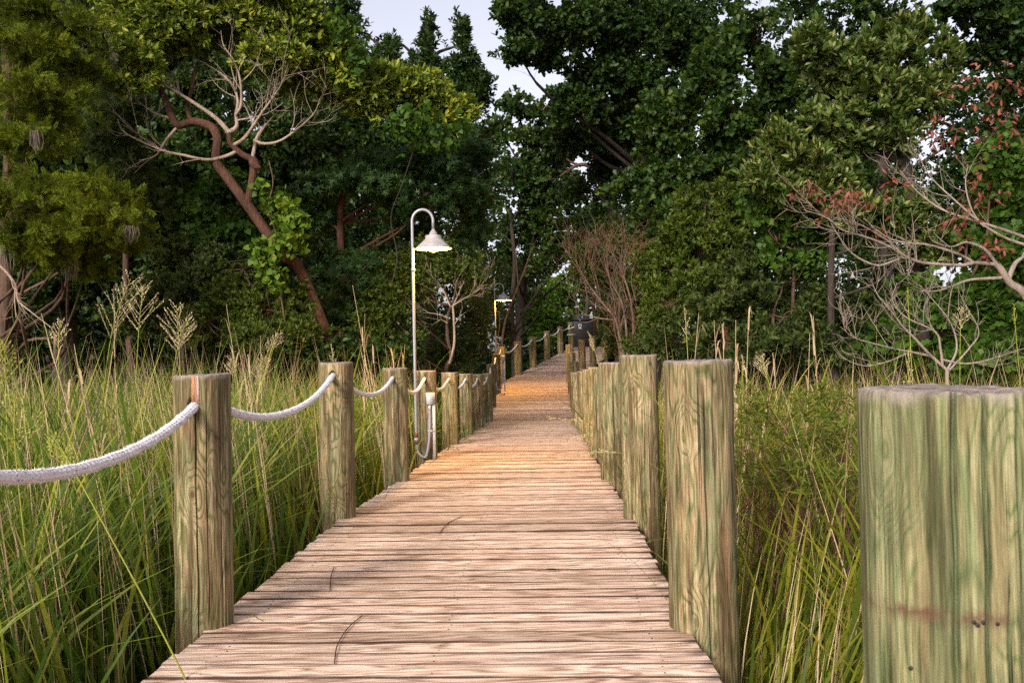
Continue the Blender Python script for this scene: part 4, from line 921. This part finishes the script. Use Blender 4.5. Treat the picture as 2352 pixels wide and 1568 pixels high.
mb = MB()
dead([([(1400+dx, 690), (1390+dx, 640), (1380+dx*1.4, 590), (1385+dx*1.5, 560)], .01, .004, 0, 22) for dx in (-50, -20, 10, 40, 60)]+[([(1450+dx, 830), (1440+dx*1.3, 770), (1435+dx*1.5, 720)], .012, .004, 0, 16) for dx in (-20, 15, 45)], YS-.2, r, mb, 10, .45, 2, .2)
mb.build('dry_twigs', M['twigred'], root, True)
myrtle('dark leafy shrub filling in behind the russet twiggy shrub', [(1400, 620, 60, 60, 25), (1460, 680, 60, 70, 24), (1360, 560, 50, 40, 27), (1430, 540, 60, 50, 25), (1440, 780, 60, 50, 24), (1500, 560, 50, 50, 24), (1400, 740, 40, 50, 28), (1350, 640, 25, 40, 29)], 4200, 57, mat='l_myrtle_grey', size=.085, gap=-.25)
myrtle('yellowish sprigs mixed among the russet twiggy shrub', [(1340, 590, 40, 35, 20.4), (1330, 620, 30, 25, 20.4), (1470, 640, 40, 50, 20.6), (1500, 600, 40, 30, 20.6), (1480, 580, 50, 35, 21), (1430, 560, 40, 20, 21.2)], 1500, 51, size=.08)
myrtle('large olive shrub with upright tips left of the right-hand maples', [(1620, 470, 70, 50, 18), (1580, 540, 80, 55, 17.8), (1650, 560, 70, 55, 17.6), (1540, 620, 70, 55, 17.8), (1620, 640, 90, 60, 17.3), (1690, 520, 50, 45, 18), (1520, 680, 60, 50, 17.6), (1580, 460, 30, 40, 18), (1660, 450, 25, 50, 18)], 4200, 52, mat='l_myrtle', size=.1, gap=.0, k=8, ns=1.1)
myrtle('wide dense shrub behind the right-hand grass', [(1720, 620, 90, 55, 15.5), (1800, 650, 90, 55, 15.3), (1690, 700, 100, 60, 15), (1800, 730, 100, 60, 15), (1890, 700, 80, 60, 15.3), (1600, 740, 80, 60, 15.6), (1700, 790, 110, 50, 14.6), (1880, 790, 100, 50, 14.6), (1540, 780, 60, 50, 16), (1960, 720, 60, 50, 15.4), (1980, 800, 80, 40, 14.5)], 5200, 53, mat='l_myrtle_grey', size=.105, gap=.0, k=8, ns=1.)
myrtle('yellow-green lower shrub right of the russet twigs', [(1510, 730, 40, 45, 17), (1480, 790, 50, 40, 17), (1540, 700, 30, 40, 17)], 1200, 54, size=.06)
tree('bright_bush', 'fresh green bush lit by open sky beyond the ramp', 'shrub',
     [(1250, 690, 45, 40, 46), (1290, 660, 40, 35, 47), (1220, 740, 40, 35, 44), (1270, 740, 45, 35, 45), (1320, 700, 35, 35, 48), (1195, 780, 25, 35, 40), (1240, 790, 40, 25, 42), (1210, 690, 35, 30, 46)], 'oval', 'l_bright', .15, 2600, 6, 55, gap=-.3, ns=.8, trad=.06)
tree('shade_tree', 'dark trees closing the gap behind the litter bin', 'tree',
     [(1390, 640, 60, 70, 46), (1440, 720, 80, 80, 45), (1350, 590, 60, 50, 48), (1500, 650, 90, 90, 46), (1420, 790, 80, 50, 43), (1160, 620, 40, 60, 44), (1170, 760, 30, 50, 42)], 'oval', 'l_dark', .17, 3400, 6, 56, gap=-.1, ns=.5, trad=.15, bark='barkdark')
for k, (px, Y) in enumerate([(1372, 44), (1366, 40.2), (1398, 42), (1420, 39)]):
    mb = MB(); p = at(px, 850, Y); g = float(gz(p[0], Y)); q = at(px+r.uniform(-12, 12), 560, Y)
    P = smooth_path([[p[0], Y, g-.1], [p[0]+.06, Y, g+1.5], [(p[0]+q[0])/2, Y, (g+q[2])/2], q], 14); mb.tube(P, np.linspace(.10, .05, 14), 8)
    tag(mb.build('dark_trunk_tree', M['barkred' if k == 1 else 'barkdark'], None, True), ['dark trunk immediately right of the litter bin', 'reddish trunk in front of the trees right of the bin', 'third dark trunk to the right of the bin', 'farthest right dark trunk behind the russet shrub'][k], 'tree', 'dark trunks by the litter bin')

# far backdrop trees, one built and copied
def backdrop():
    r = np.random.default_rng(77); root = empty('forest_tree', (0, 0, 0))
    B = [(r.normal(0, 1.7), r.normal(0, 1.5), z, 2.0, 1.35, 1.8) for z in np.linspace(1.2, 12.5, 15)]
    tips, out = blob_tips(r, B, 6500, 78, -.28, .35)
    V, Fq = rosettes(r, tips, out, 6, tmpl('oval'), .22); np_mesh('crown', V, Fq, M['l_dark'], root)
    mb = MB(); mb.tube(smooth_path([[0, 0, -.3], [.1, 0, 4], [-.2, .1, 8], [0, 0, 12.5]], 16), np.linspace(.22, .06, 16), 10)
    for b in B:
        mb.tube(smooth_path([[0, 0, b[2]-1.], [b[0]*.5, b[1]*.5, b[2]-.5], b[:3]], 6), np.linspace(.06, .02, 6), 5)
    mb.build('trunk', M['barkdark'], root, True); return root
bt = backdrop()
spots = [(-17, 31, 1.05, 0), (-12.5, 33, 1.1, 1), (-8.2, 31, .92, 2), (-4.6, 35, .72, 3), (8.2, 40, .72, 4), (12.5, 36, .62, 5), (16.5, 34, .7, 2.2), (20.5, 35, .95, 1.2), (-21, 30, 1.1, 5), (2.2, 58, .80, 2), (6.5, 58, .62, 3.3), (-1.5, 56, .8, 4.4), (24, 33, 1, 0), (11.5, 60, .6, 1.), (-7, 26, .45, 2), (13.5, 26, .45, 3), (9., 27, .4, 1), (-10.2, 27, .75, 1), (-14.5, 27, .9, 4), (-6.3, 30, .62, 5), (-3.4, 30, .42, 1), (5.2, 33, .4, 2), (7.4, 32, .5, 4), (-19, 36, 1.2, 2), (-11, 38, 1.05, 5), (-6.5, 40, .8, 1), (16, 27, .6, 2)]
for k, (x, y, s, rz) in enumerate(spots):
    if k == 0: o = bt; ch = []
    else:
        o = bt.copy(); col.objects.link(o)
        for c in bt.children:
            d = c.copy(); col.objects.link(d); d.parent = o
    o.location = (x, y, float(gz(x, y))-.1); o.rotation_euler = (0, 0, rz); o.scale = (s*1.05, s*1.05, s)
    tag(o, 'dark background tree glimpsed through the front foliage', 'tree', 'background trees of the wood')

# ------------------------------------------------------------------ marsh grass
def blades(P, h, w, az, b0, b1, seg=5, twist=0.):
    N = len(P); t = np.linspace(0, 1, seg+1)
    th = b0[:, None]+b1[:, None]*t[None]**1.6
    dl = (h/seg)[:, None]
    sx = np.concatenate([np.zeros((N, 1)), np.cumsum(np.sin(th[:, 1:])*dl, 1)], 1); sz = np.concatenate([np.zeros((N, 1)), np.cumsum(np.cos(th[:, 1:])*dl, 1)], 1)
    c = np.stack([P[:, 0:1]+sx*np.cos(az)[:, None], P[:, 1:2]+sx*np.sin(az)[:, None], P[:, 2:3]+sz], -1)
    wd = w[:, None]*np.clip(1.15*(1-t[None]**2.2)+.02, 0, 1)*np.clip(.45+t[None]*2, 0, 1)
    ta = az[:, None]+math.pi/2+twist*t[None]
    S_ = np.stack([np.cos(ta), np.sin(ta), np.zeros_like(ta)], -1)*wd[..., None]/2
    V = np.stack([c-S_, c+S_], 2)
    i = np.arange(seg)[None]*2+(np.arange(N)*(seg+1)*2)[:, None]
    Q = np.stack([i, i+1, i+3, i+2], -1).reshape(-1, 4)
    return V.reshape(-1, 3), Q
def scatter(side, n, ymax, seed, clump=.13):
    r = np.random.default_rng(seed); out = []
    nc = n//6
    y = r.uniform(.5**.8, ymax**.8, nc)**(1/.8); u = r.uniform(0, 1, nc)
    lxv = np.array([lx(a) for a in y])-.17; rxv = np.array([rx(a) for a in y])+.17
    wid = .56*y+1.8
    x = np.where(side < 0, lxv-u**1.15*np.maximum(wid+lxv, 1.3), rxv+u**1.15*np.maximum(wid-rxv, 1.3))
    X = np.repeat(x, 6)+r.normal(0, clump, nc*6); Y = np.repeat(y, 6)+r.normal(0, clump, nc*6)
    lxv = np.array([lx(a) for a in Y])-.06; rxv = np.array([rx(a) for a in Y])+.05
    k = (X < lxv-.06) if side < 0 else (X > rxv+.05)
    d = np.hypot(X, Y); k &= d > 1.15
    if side > 0: k &= ~((Y < 1.35) & (X < 1.3)) 
    X, Y = X[k], Y[k]; return np.stack([X, Y, gz(X, Y)], 1), r
def topz(P, side, r):
    y = P[:, 1]; base = np.interp(y, [0, 2, 4, 7, 11, 16, 24], [.45, .62, .98, 1.20, 1.22, 1.2, 1.25]) if side < 0 else np.interp(y, [0, 2, 4, 7, 11, 16, 24], [.20, .38, .72, .96, .98, 1.0, 1.2])
    near = np.abs(P[:, 0]-np.array([(lx if side < 0 else rx)(a) for a in y]))
    return base+.13*snoise(P, .5, 5)+.10*snoise(P, 2.2, 6, 2)-np.clip(.42-near, 0, .42)*1.3
def azs(P, side, r):
    e = np.array([(lx if side < 0 else rx)(a) for a in P[:, 1]]); d = np.abs(P[:, 0]-e)
    a = r.uniform(0, 6.28, len(P)); o = (math.pi if side < 0 else 0)+r.normal(0, .8, len(P))
    return np.where(d < .75, o, a)
def hgt(P, side, r, lo=.55, hi=1.08): return (topz(P, side, r)-P[:, 2])*r.beta(2.6, 1.3, len(P))*(hi-lo)/.9+(topz(P, side, r)-P[:, 2])*lo*.55
for side, n, lab in ((-1, 40000, 'tall green marsh grass filling the left side of the boardwalk'), (1, 33000, 'tall green marsh grass filling the right side of the boardwalk')):
    P, r = scatter(side, n, 17.5, 90+side); N = len(P)
    h = hgt(P, side, r); h = h*np.where(r.random(N) < .07, r.uniform(1.05, 1.3, N), 1.); w = r.uniform(.010, .026, N)*np.where(r.random(N) < .2, 1.5, 1)*np.interp(np.hypot(P[:, 0], P[:, 1]), [0, 2, 4], [.6, .8, 1])*np.interp(P[:, 1], [0, 6, 16], [1, 1, 1.5])
    V, Q = blades(P, h*1.1, w, azs(P, side, r), r.uniform(.0, .25, N), r.gamma(2., .48, N), 7, 1.6)
    tag(np_mesh('marsh_grass', V, Q, M['g_green' if side < 0 else 'g_gold'], smooth=True), lab, 'marsh grass', kind='stuff')
    P, r = scatter(side, int(n*.12), 17., 95+side); N = len(P)
    tz_ = topz(P, side, r)+r.gamma(1.5, .07, N)
    h = (tz_-P[:, 2])*r.uniform(.65, 1.02, N); w = r.uniform(.004, .009, N)*np.interp(P[:, 1], [0, 6, 16], [1, 1, 1.5])
    V, Q = blades(P, h, w, azs(P, side, r), r.uniform(0, .22, N), r.gamma(1.2, .14, N), 6, 2.)
    tag(np_mesh('dry_reeds', V, Q, M['g_dry'], smooth=True), 'thin dry tan reeds standing among the %s-hand grass' % ('left' if side < 0 else 'right'), 'dry reeds', kind='stuff')
# understorey at the wood's edge so that no bare mud shows
r = np.random.default_rng(123)
X = r.uniform(-17, 17, 26000); Y = r.uniform(13, 42, 26000)
k = (X < np.array([lx(a) for a in Y])-.25) | (X > np.array([rx(a) for a in Y])+.25); k &= np.abs(X) < .56*Y+1
P = np.stack([X, Y, gz(X, Y)], 1)[k]; P = np.concatenate([P+np.array([0, 0, z]) for z in (.08, .25)])
V, Q = rosettes(r, P, np.tile([0, 0, 1.], (len(P), 1)), 5, tmpl('oval'), .15, 1.2)
tag(np_mesh('undergrowth', V, Q, M['l_dark']), 'dark leafy undergrowth covering the ground below the trees', 'undergrowth', kind='stuff')
# red-stemmed weeds in the right-hand grass
B = blobpx([(1740, 950, 55, 60, 5.6, .5), (1830, 1000, 90, 90, 5.2, .6), (1900, 930, 70, 60, 5.8, .6), (1780, 1080, 90, 80, 4.8, .5), (1880, 1100, 90, 70, 4.6, .5), (1720, 1020, 30, 90, 5.2, .3), (1930, 1020, 60, 70, 5, .5)])
tips, out = blob_tips(r, B, 1900, 71, -.1, 2.5)
V, Fq = rosettes(r, tips, out, 3, tmpl('slim'), .062, 1.2, .3, .5, .1)
bs = np.array([2.0, 5.2, float(gz(2., 5.2))]); root = empty('smartweed', tuple(bs)); tag(root, 'patch of red-stemmed yellowish weeds in the grass beside the huge right post', 'weeds', kind='stuff')
np_mesh('leaves', V-bs, Fq, M['weed'], root)
mb = MB()
for i in r.choice(len(tips), 200, replace=False):
    p = tips[i]; g = np.array([p[0]+r.normal(0, .18), p[1]+r.normal(0, .18), max(p[2]-r.uniform(.3, .7), -.8)]); mb.tube(smooth_path([g, (p+g)/2+r.normal(0, .04, 3), p], 6), np.linspace(.0032, .0012, 6), 4, False)
mb.build('stem', M['weedstem'], root)

# seed heads
def plume(px, py, Y, hlen, label, mat='g_plume', style='open', lean=(0, 0), stalk='g_green', basez=None, base_xy=None):
    r = np.random.default_rng(int(px*7+py)); top = at(px, py, Y)
    bx, by = base_xy if base_xy else (top[0]-lean[0]*1.2+r.normal(0, .05), Y-lean[1]+r.normal(0, .05)); bz = float(gz(bx, by)) if basez is None else basez
    base = np.array([bx, by, bz])
    d = np.array([lean[0], lean[1], 1.]); d /= np.linalg.norm(d)
    neck = top-d*hlen
    root = empty('seed_head_grass', tuple(base)); tag(root, label, 'seed head grass', 'tall grasses in seed')
    mb = MB(); st = smooth_path([base, base*.45+neck*.55+[lean[0]*-.05, 0, .0], neck, top], 14); mb.tube(st, np.linspace(.0045, .0014, 14), 5, False); mb.build('stalk', M['g_plumeg' if stalk == 'g_green' else stalk], root)
    LP_, LD, LN, LS = [], [], [], []; mb = MB()
    nb = 17 if style == 'open' else 12
    for k in range(nb):
        t = k/nb; p0 = neck*(1-t)+top*t
        a = r.uniform(0, 6.28) if style != 'open' else (0 if k % 2 else math.pi)+r.normal(0, .5)
        el = (R(38)+r.normal(0, .12)) if style == 'open' else R(14)+abs(r.normal(0, .15))
        L = hlen*(.55*(1-t)+.18)*(1 if style == 'open' else .5)*r.uniform(.8, 1.15)
        dd = d*math.cos(el)+np.array([math.cos(a), math.sin(a)*.6, 0])*math.sin(el)
        P = smooth_path([p0, p0+dd*L*.55, p0+dd*L+d*L*.08], 6); mb.tube(P, np.linspace(.0013, .0006, 6), 3, False)
        m = int(L/.008)
        for q in range(m):
            u = (q+.5)/m; pp = p0+dd*L*u; LP_.append(pp); s = rand_dir(r, 1)[0]; LD.append(dd*.8+s*.55); LN.append(rand_dir(r, 1)[0]); LS.append(r.uniform(.008, .0135))
    mb.build('seed_branch', M[mat], root)
    V, Fq = put_leaves(tmpl('lance'), np.array(LP_), np.array(LD), np.array(LN), np.array(LS), 1.6)
    np_mesh('seeds', V-base, Fq, M[mat], root); return root
plume(330, 655, 6.6, .30, 'broad straw-coloured seed head, tallest of the left-hand plumes', lean=(.12, 0))
plume(300, 640, 6.9, .42, 'bent tan feathery plume blurred behind the tallest left-hand seed head', lean=(.35, 0), style='open')
plume(405, 700, 6.3, .28, 'open pale seed head just right of the tallest left-hand plume', lean=(-.05, 0))
plume(430, 735, 6.9, .22, 'small leaning seed head right of the left-hand plumes', lean=(.35, 0))
plume(35, 905, 3.6, .22, 'greenish-yellow spreading seed head near the left edge', 'g_plumeg')
plume(12, 790, 4.6, .20, 'slim green seed head at the far left edge', 'g_plumeg')
plume(140, 735, 6.0, .16, 'small brown seed head between the left edge and the tall plumes', lean=(.1, 0))
plume(640, 765, 7.6, .16, 'loose seed head leaning right above the first two roped posts', lean=(.6, 0))
plume(605, 820, 6.8, .15, 'fine golden seed head behind the gap between the first two roped posts', lean=(.2, 0))
plume(530, 820, 7.5, .15, 'fine golden seed head close above the nearest roped post', lean=(-.2, 0))
plume(760, 790, 8.5, .2, 'thin seed head left of the second roped post top', lean=(-.1, 0), style='tight')
plume(120, 1000, 3.4, .14, 'green seed head spreading left in the near left grass', 'g_plumeg', lean=(-.6, 0))
plume(1572, 705, 6.2, .17, 'tight tan seed head standing left of the first right-hand post', lean=(-.05, 0), style='tight')
plume(1350, 762, 9.5, .2, 'tan seed head on a green stalk above the pale tan posts', lean=(-.35, 0), style='tight')
plume(1705, 815, 5.8, .10, 'short golden seed head just right of the first right-hand post', style='tight')
plume(1745, 815, 6.0, .14, 'golden seed head leaning left in the right-hand grass', lean=(-.3, 0))
plume(2085, 660, 7.5, .12, 'small seed spike high on a green stalk among the dead shrub', 'g_plumeg', style='tight')
plume(2088, 800, 5.6, .26, 'thick golden plume above the huge right post', lean=(.05, 0), style='tight')
plume(2212, 705, 8., .18, 'tan seed head left of the maple edge over the huge right post', lean=(.15, 0), style='open')
plume(2330, 700, 8., .16, 'green seed head at the far right edge', 'g_plumeg', style='tight')
# tall dry stalks that stand clear of the grass
DS = [(95, 720, 5.2, -.25), (170, 790, 5, -.2), (262, 700, 7, 0), (520, 700, 7.6, -.12), (560, 800, 7, -.2), (598, 770, 8, .02), (810, 655, 9.5, -.15), (838, 720, 9.5, .02), (855, 790, 9, -.05), (905, 800, 11, .03), (930, 790, 11.5, .1), (1605, 720, 7, .1), (1640, 735, 6.8, -.02), (1662, 740, 6.5, .03), (1690, 735, 6.6, .02), (1720, 715, 6.5, .05), (1868, 725, 6.8, 0), (1860, 765, 6.5, .05), (1960, 825, 6, .03), (1775, 810, 6, -.05)]
for i, (px, py, Y, ln) in enumerate(DS):
    r = np.random.default_rng(500+i); top = at(px, py, Y); g = float(gz(top[0], Y)); H = top[2]-g
    base = np.array([top[0]-ln*H, Y, g]); mb = MB()
    P = smooth_path([base, base*.5+top*.5+[r.normal(0, .02), 0, 0], top], 12); mb.tube(P, np.linspace(.006, .0016, 12), 5, False)
    for k in range(7):
        t = r.uniform(.55, .95); p = base*(1-t)+top*t; a = r.uniform(0, 6.28); l = r.uniform(.08, .26); up = np.array([math.cos(a)*.3, math.sin(a)*.3, 1])
        q = p+up*l*.7; e = q+np.array([math.cos(a)*.5, math.sin(a)*.5, r.uniform(-.9, .6)])*l*.45
        S3 = smooth_path([p, q, e], 6); w = np.array([.004, .0055, .005, .004, .0025, .0008])[:, None]*np.array([-math.sin(a), math.cos(a), .1])
        V = np.stack([S3-w, S3+w], 1).reshape(-1, 3); mb.add(V, [[2*j, 2*j+1, 2*j+3, 2*j+2] for j in range(5)])
    where = ['leaning right at the far left', 'leaning left of the tall plumes', 'directly below the tall left plumes', 'leaning above the nearest roped post', 'crossing just right of the nearest roped post', 'between the first two roped posts', 'tallest one beyond the second roped post', 'upright beyond the second roped post', 'short beside the third roped post', 'left of the near lamp pole', 'close to the near lamp pole',
             'leaning over the first right-hand post', 'curled one right of the first right-hand post', 'second from the first right-hand post', 'thick pinkish one right of the first right-hand post', 'tallest one in the right-hand grass', 'lone straight one halfway to the huge post', 'shorter one beside the lone straight stalk', 'low one just left of the huge post', 'low one in the middle of the right grass'][i]
    tag(mb.build('dry_stalk', M['g_dry'], None), 'dry pinkish-tan stalk, ' + where, 'dry stalk', 'dry stalks above the marsh grass')
# broad foreground blades
r = np.random.default_rng(9)
FB = [(175, 1420, 2.6), (60, 1300, 2.4), (210, 1000, 3.0), (300, 1250, 3.0), (120, 1150, 2.8), (1760, 1500, 2.3), (1840, 1300, 2.6), (1900, 1450, 2.2), (1740, 1250, 3.0), (640, 1150, 4.2), (560, 1200, 4.0), (20, 950, 3.)]+[(rr_x, 1200, rr_y) for rr_x, rr_y in [(30, 3.4), (90, 4.2), (150, 3.0), (230, 3.8), (290, 4.6), (350, 3.4), (370, 5.), (560, 4.9), (610, 5.6), (680, 5.2), (700, 6.), (250, 2.4), (330, 2.7), (100, 2.2), (1720, 3.4), (1770, 2.9), (1810, 3.6), (1860, 3.0), (1920, 3.3), (1900, 2.6), (1740, 4.2), (1830, 4.6)]]
P = []; 
for px, py, Y in FB:
    p = at(px, py, Y)
    for k in range(5): P.append([p[0]+r.normal(0, .09), Y+r.normal(0, .09), -.85])
P = np.array(P); P = P[(P[:, 0] < np.array([lx(a) for a in P[:, 1]])-.22) | (P[:, 0] > np.array([rx(a) for a in P[:, 1]])+.2)]; N = len(P); h = r.uniform(1.05, 1.5, N)*np.where(P[:, 0] > 0, .82, 1.)*np.where(P[:, 1] < 2.6, .88, 1.06)
V, Q = blades(P, h, r.uniform(.014, .022, N), np.where(P[:, 0] < 0, math.pi, 0)+r.normal(0, 1.0, N), r.uniform(0, .12, N), r.uniform(.2, 1.3, N), 12, .6)
tag(np_mesh('broad_blades', V, Q, M['g_green'], smooth=True), 'broad bright green blades in the nearest grass', 'marsh grass', kind='stuff')
# grass sprays leaning across the right edge of the boards
for (bx_, by_, px, py, Y, l, lab) in ((1.30, 7.9, 1268, 0, 0, 0, ''),):
    pass
SP = [((1.15, 8.6), (1290, 1052), 8.9, .22, 'seed spray reaching over the boards in front of the fourth right post'),
      ((1.25, 11.3), (1255, 957), 13.2, .28, 'longest green seed spray arching over the boards on the right'),
      ((1.2, 11.4), (1280, 1020), 11.6, .2, 'low seed spray lying over the boards below the arching one')]
for (bxy, (px, py), Y, hl, lab) in SP:
    tip = at(px, py, Y); base = np.array([bxy[0], bxy[1], float(gz(*bxy))]); r = np.random.default_rng(int(px))
    root = empty('seed_head_grass', tuple(base)); tag(root, lab, 'seed head grass', 'tall grasses in seed')
    hi = np.array([bxy[0]-.12, bxy[1], .22]); P = smooth_path([base, base*.3+hi*.7, hi, hi*.5+tip*.5+[0, 0, .05], tip], 26)
    mb = MB(); mb.tube(P, np.linspace(.005, .0012, 26), 5, False); mb.build('stalk', M['g_plumeg'], root)
    mb = MB(); LP_, LD, LN, LS = [], [], [], []
    for k in range(16):
        i = 16+int(k*9/16); p0 = P[i]; T = P[i+1]-P[i-1] if i < 25 else P[25]-P[24]; T /= np.linalg.norm(T); dd = T+rand_dir(r, 1)[0]*.55*[1, 1, .4]; dd /= np.linalg.norm(dd); L = hl*r.uniform(.25, .5)
        mb.tube([p0, p0+dd*L], [.0015, .0008], 3, False)
        for u in np.linspace(.15, 1, int(L/.012)): LP_.append(p0+dd*L*u); LD.append(dd+rand_dir(r, 1)[0]*.5); LN.append(rand_dir(r, 1)[0]); LS.append(.018)
    mb.build('seed_branch', M['g_plume'], root); V, Fq = put_leaves(tmpl('lance'), np.array(LP_), np.array(LD), np.array(LN), np.array(LS), 1.4); np_mesh('seeds', V-base, Fq, M['g_plume'], root)
# small tufts sneaking through at the right edge of the boards
P = []; 
for (x, y, n) in ((1.0, 11.0, 26), (1.08, 13.2, 20), (.95, 8.6, 14), (.80, 4.5, 7), (-.82, 14.8, 18), (-.75, 16.0, 12), (-.95, 12.9, 10), (1.15, 15.2, 20)):
    for k in range(n): P.append([x+r.normal(0, .05)+(.05 if x > 0 else -.05), y+r.normal(0, .12), deck_z(y)-.2])
P = np.array(P); N = len(P); az = np.where(P[:, 0] > 0, math.pi, 0)+r.normal(0, 1.0, N)
V, Q = blades(P, r.uniform(.35, .75, N), r.uniform(.007, .014, N), az, r.uniform(.1, .5, N), r.uniform(.6, 1.7, N), 8, .5)
tag(np_mesh('edge_grass', V, Q, M['g_green'], smooth=True), 'grass blades arching in over the edges of the boards', 'grass', kind='stuff')
# bits lying on the boards
p = at(1265, 1290, 4.0); Yl = 5.05; q = at(1265, 1290, Yl)
V, Q = put_leaves(tmpl('lance'), np.array([[q[0]-.045, Yl, .008]]), np.array([[1, .05, .0]]), np.array([[0, .3, 1.]]), .095)
tag(np_mesh('fallen_leaf', V, Q, M['barkdark']), 'dark curled leaf lying in the middle of the boards', 'leaf')
for lab, pts in (('longer dry grass stem lying near the left front of the boards', [(768, 1522), (775, 1480), (800, 1440), (832, 1413)]), ('short dry grass stem lying on the boards in front of the third roped post', [(1008, 1225), (1030, 1200), (1062, 1185)]), ('dry stem at the left edge of the boards', [(758, 1355), (761, 1320), (768, 1300)])):
    W = []
    for px, py in pts:
        d = ray(px, py); W.append(cpos+d*((.006-CAMH)/d[2]))
    mb = MB(); mb.tube(smooth_path(W, 12), .0022, 5); tag(mb.build('fallen_straw', M['barkred'], None), lab, 'grass stem', 'dry stems lying on the boards')

# ------------------------------------------------------------------ world, sun, camera
SUN_EL, SUN_AZ = R(27), R(205)
w = bpy.data.worlds.new('World'); scene.world = w; w.use_nodes = True; nt = w.node_tree; nt.nodes.clear()
sky = nt.nodes.new('ShaderNodeTexSky'); sky.sky_type = 'NISHITA'; sky.sun_disc = False; sky.sun_elevation = SUN_EL; sky.sun_rotation = SUN_AZ
sky.air_density = 1.; sky.dust_density = 3.; sky.ozone_density = 1.5
hs = nt.nodes.new('ShaderNodeHueSaturation'); hs.inputs['Saturation'].default_value = .30; hs.inputs['Value'].default_value = 1.45
tint = nt.nodes.new('ShaderNodeMix'); tint.data_type = 'RGBA'; tint.blend_type = 'MULTIPLY'; tint.inputs[0].default_value = 1.; tint.inputs[7].default_value = (1., .96, 1.02, 1)
bg = nt.nodes.new('ShaderNodeBackground'); bg.inputs[1].default_value = .15; wo = nt.nodes.new('ShaderNodeOutputWorld')
nt.links.new(sky.outputs[0], hs.inputs['Color']); nt.links.new(hs.outputs[0], tint.inputs[6]); nt.links.new(tint.outputs[2], bg.inputs[0]); nt.links.new(bg.outputs[0], wo.inputs[0])
sl = bpy.data.lights.new('sun', 'SUN'); sl.energy = 4.1; sl.angle = R(11); sl.color = (1., .92, .79)
so = bpy.data.objects.new('sun', sl); col.objects.link(so)
dirv = Vector((math.sin(SUN_AZ)*math.cos(SUN_EL), math.cos(SUN_AZ)*math.cos(SUN_EL), math.sin(SUN_EL)))
so.rotation_euler = dirv.to_track_quat('Z', 'Y').to_euler()
cd = bpy.data.cameras.new('camera'); co = bpy.data.objects.new('camera', cd); col.objects.link(co)
cd.sensor_width = 36.; cd.lens = F/2352*36; cd.clip_start = .05; cd.clip_end = 800
cd.dof.use_dof = True; cd.dof.focus_distance = 7.5; cd.dof.aperture_fstop = 18
Mx = Matrix(((r_[0], u_[0], -f_[0], 0), (r_[1], u_[1], -f_[1], 0), (r_[2], u_[2], -f_[2], CAMH), (0, 0, 0, 1)))
co.matrix_world = Mx; scene.camera = co
scene.view_settings.view_transform = 'Standard'; scene.view_settings.look = 'None'; scene.view_settings.gamma = 1.
scene.view_settings.exposure = .1
scene.cycles.max_bounces = 5; scene.cycles.diffuse_bounces = 2; scene.cycles.transmission_bounces = 3; scene.cycles.transparent_max_bounces = 4
scene.cycles.use_denoising = False; scene.cycles.sample_clamp_indirect = 8
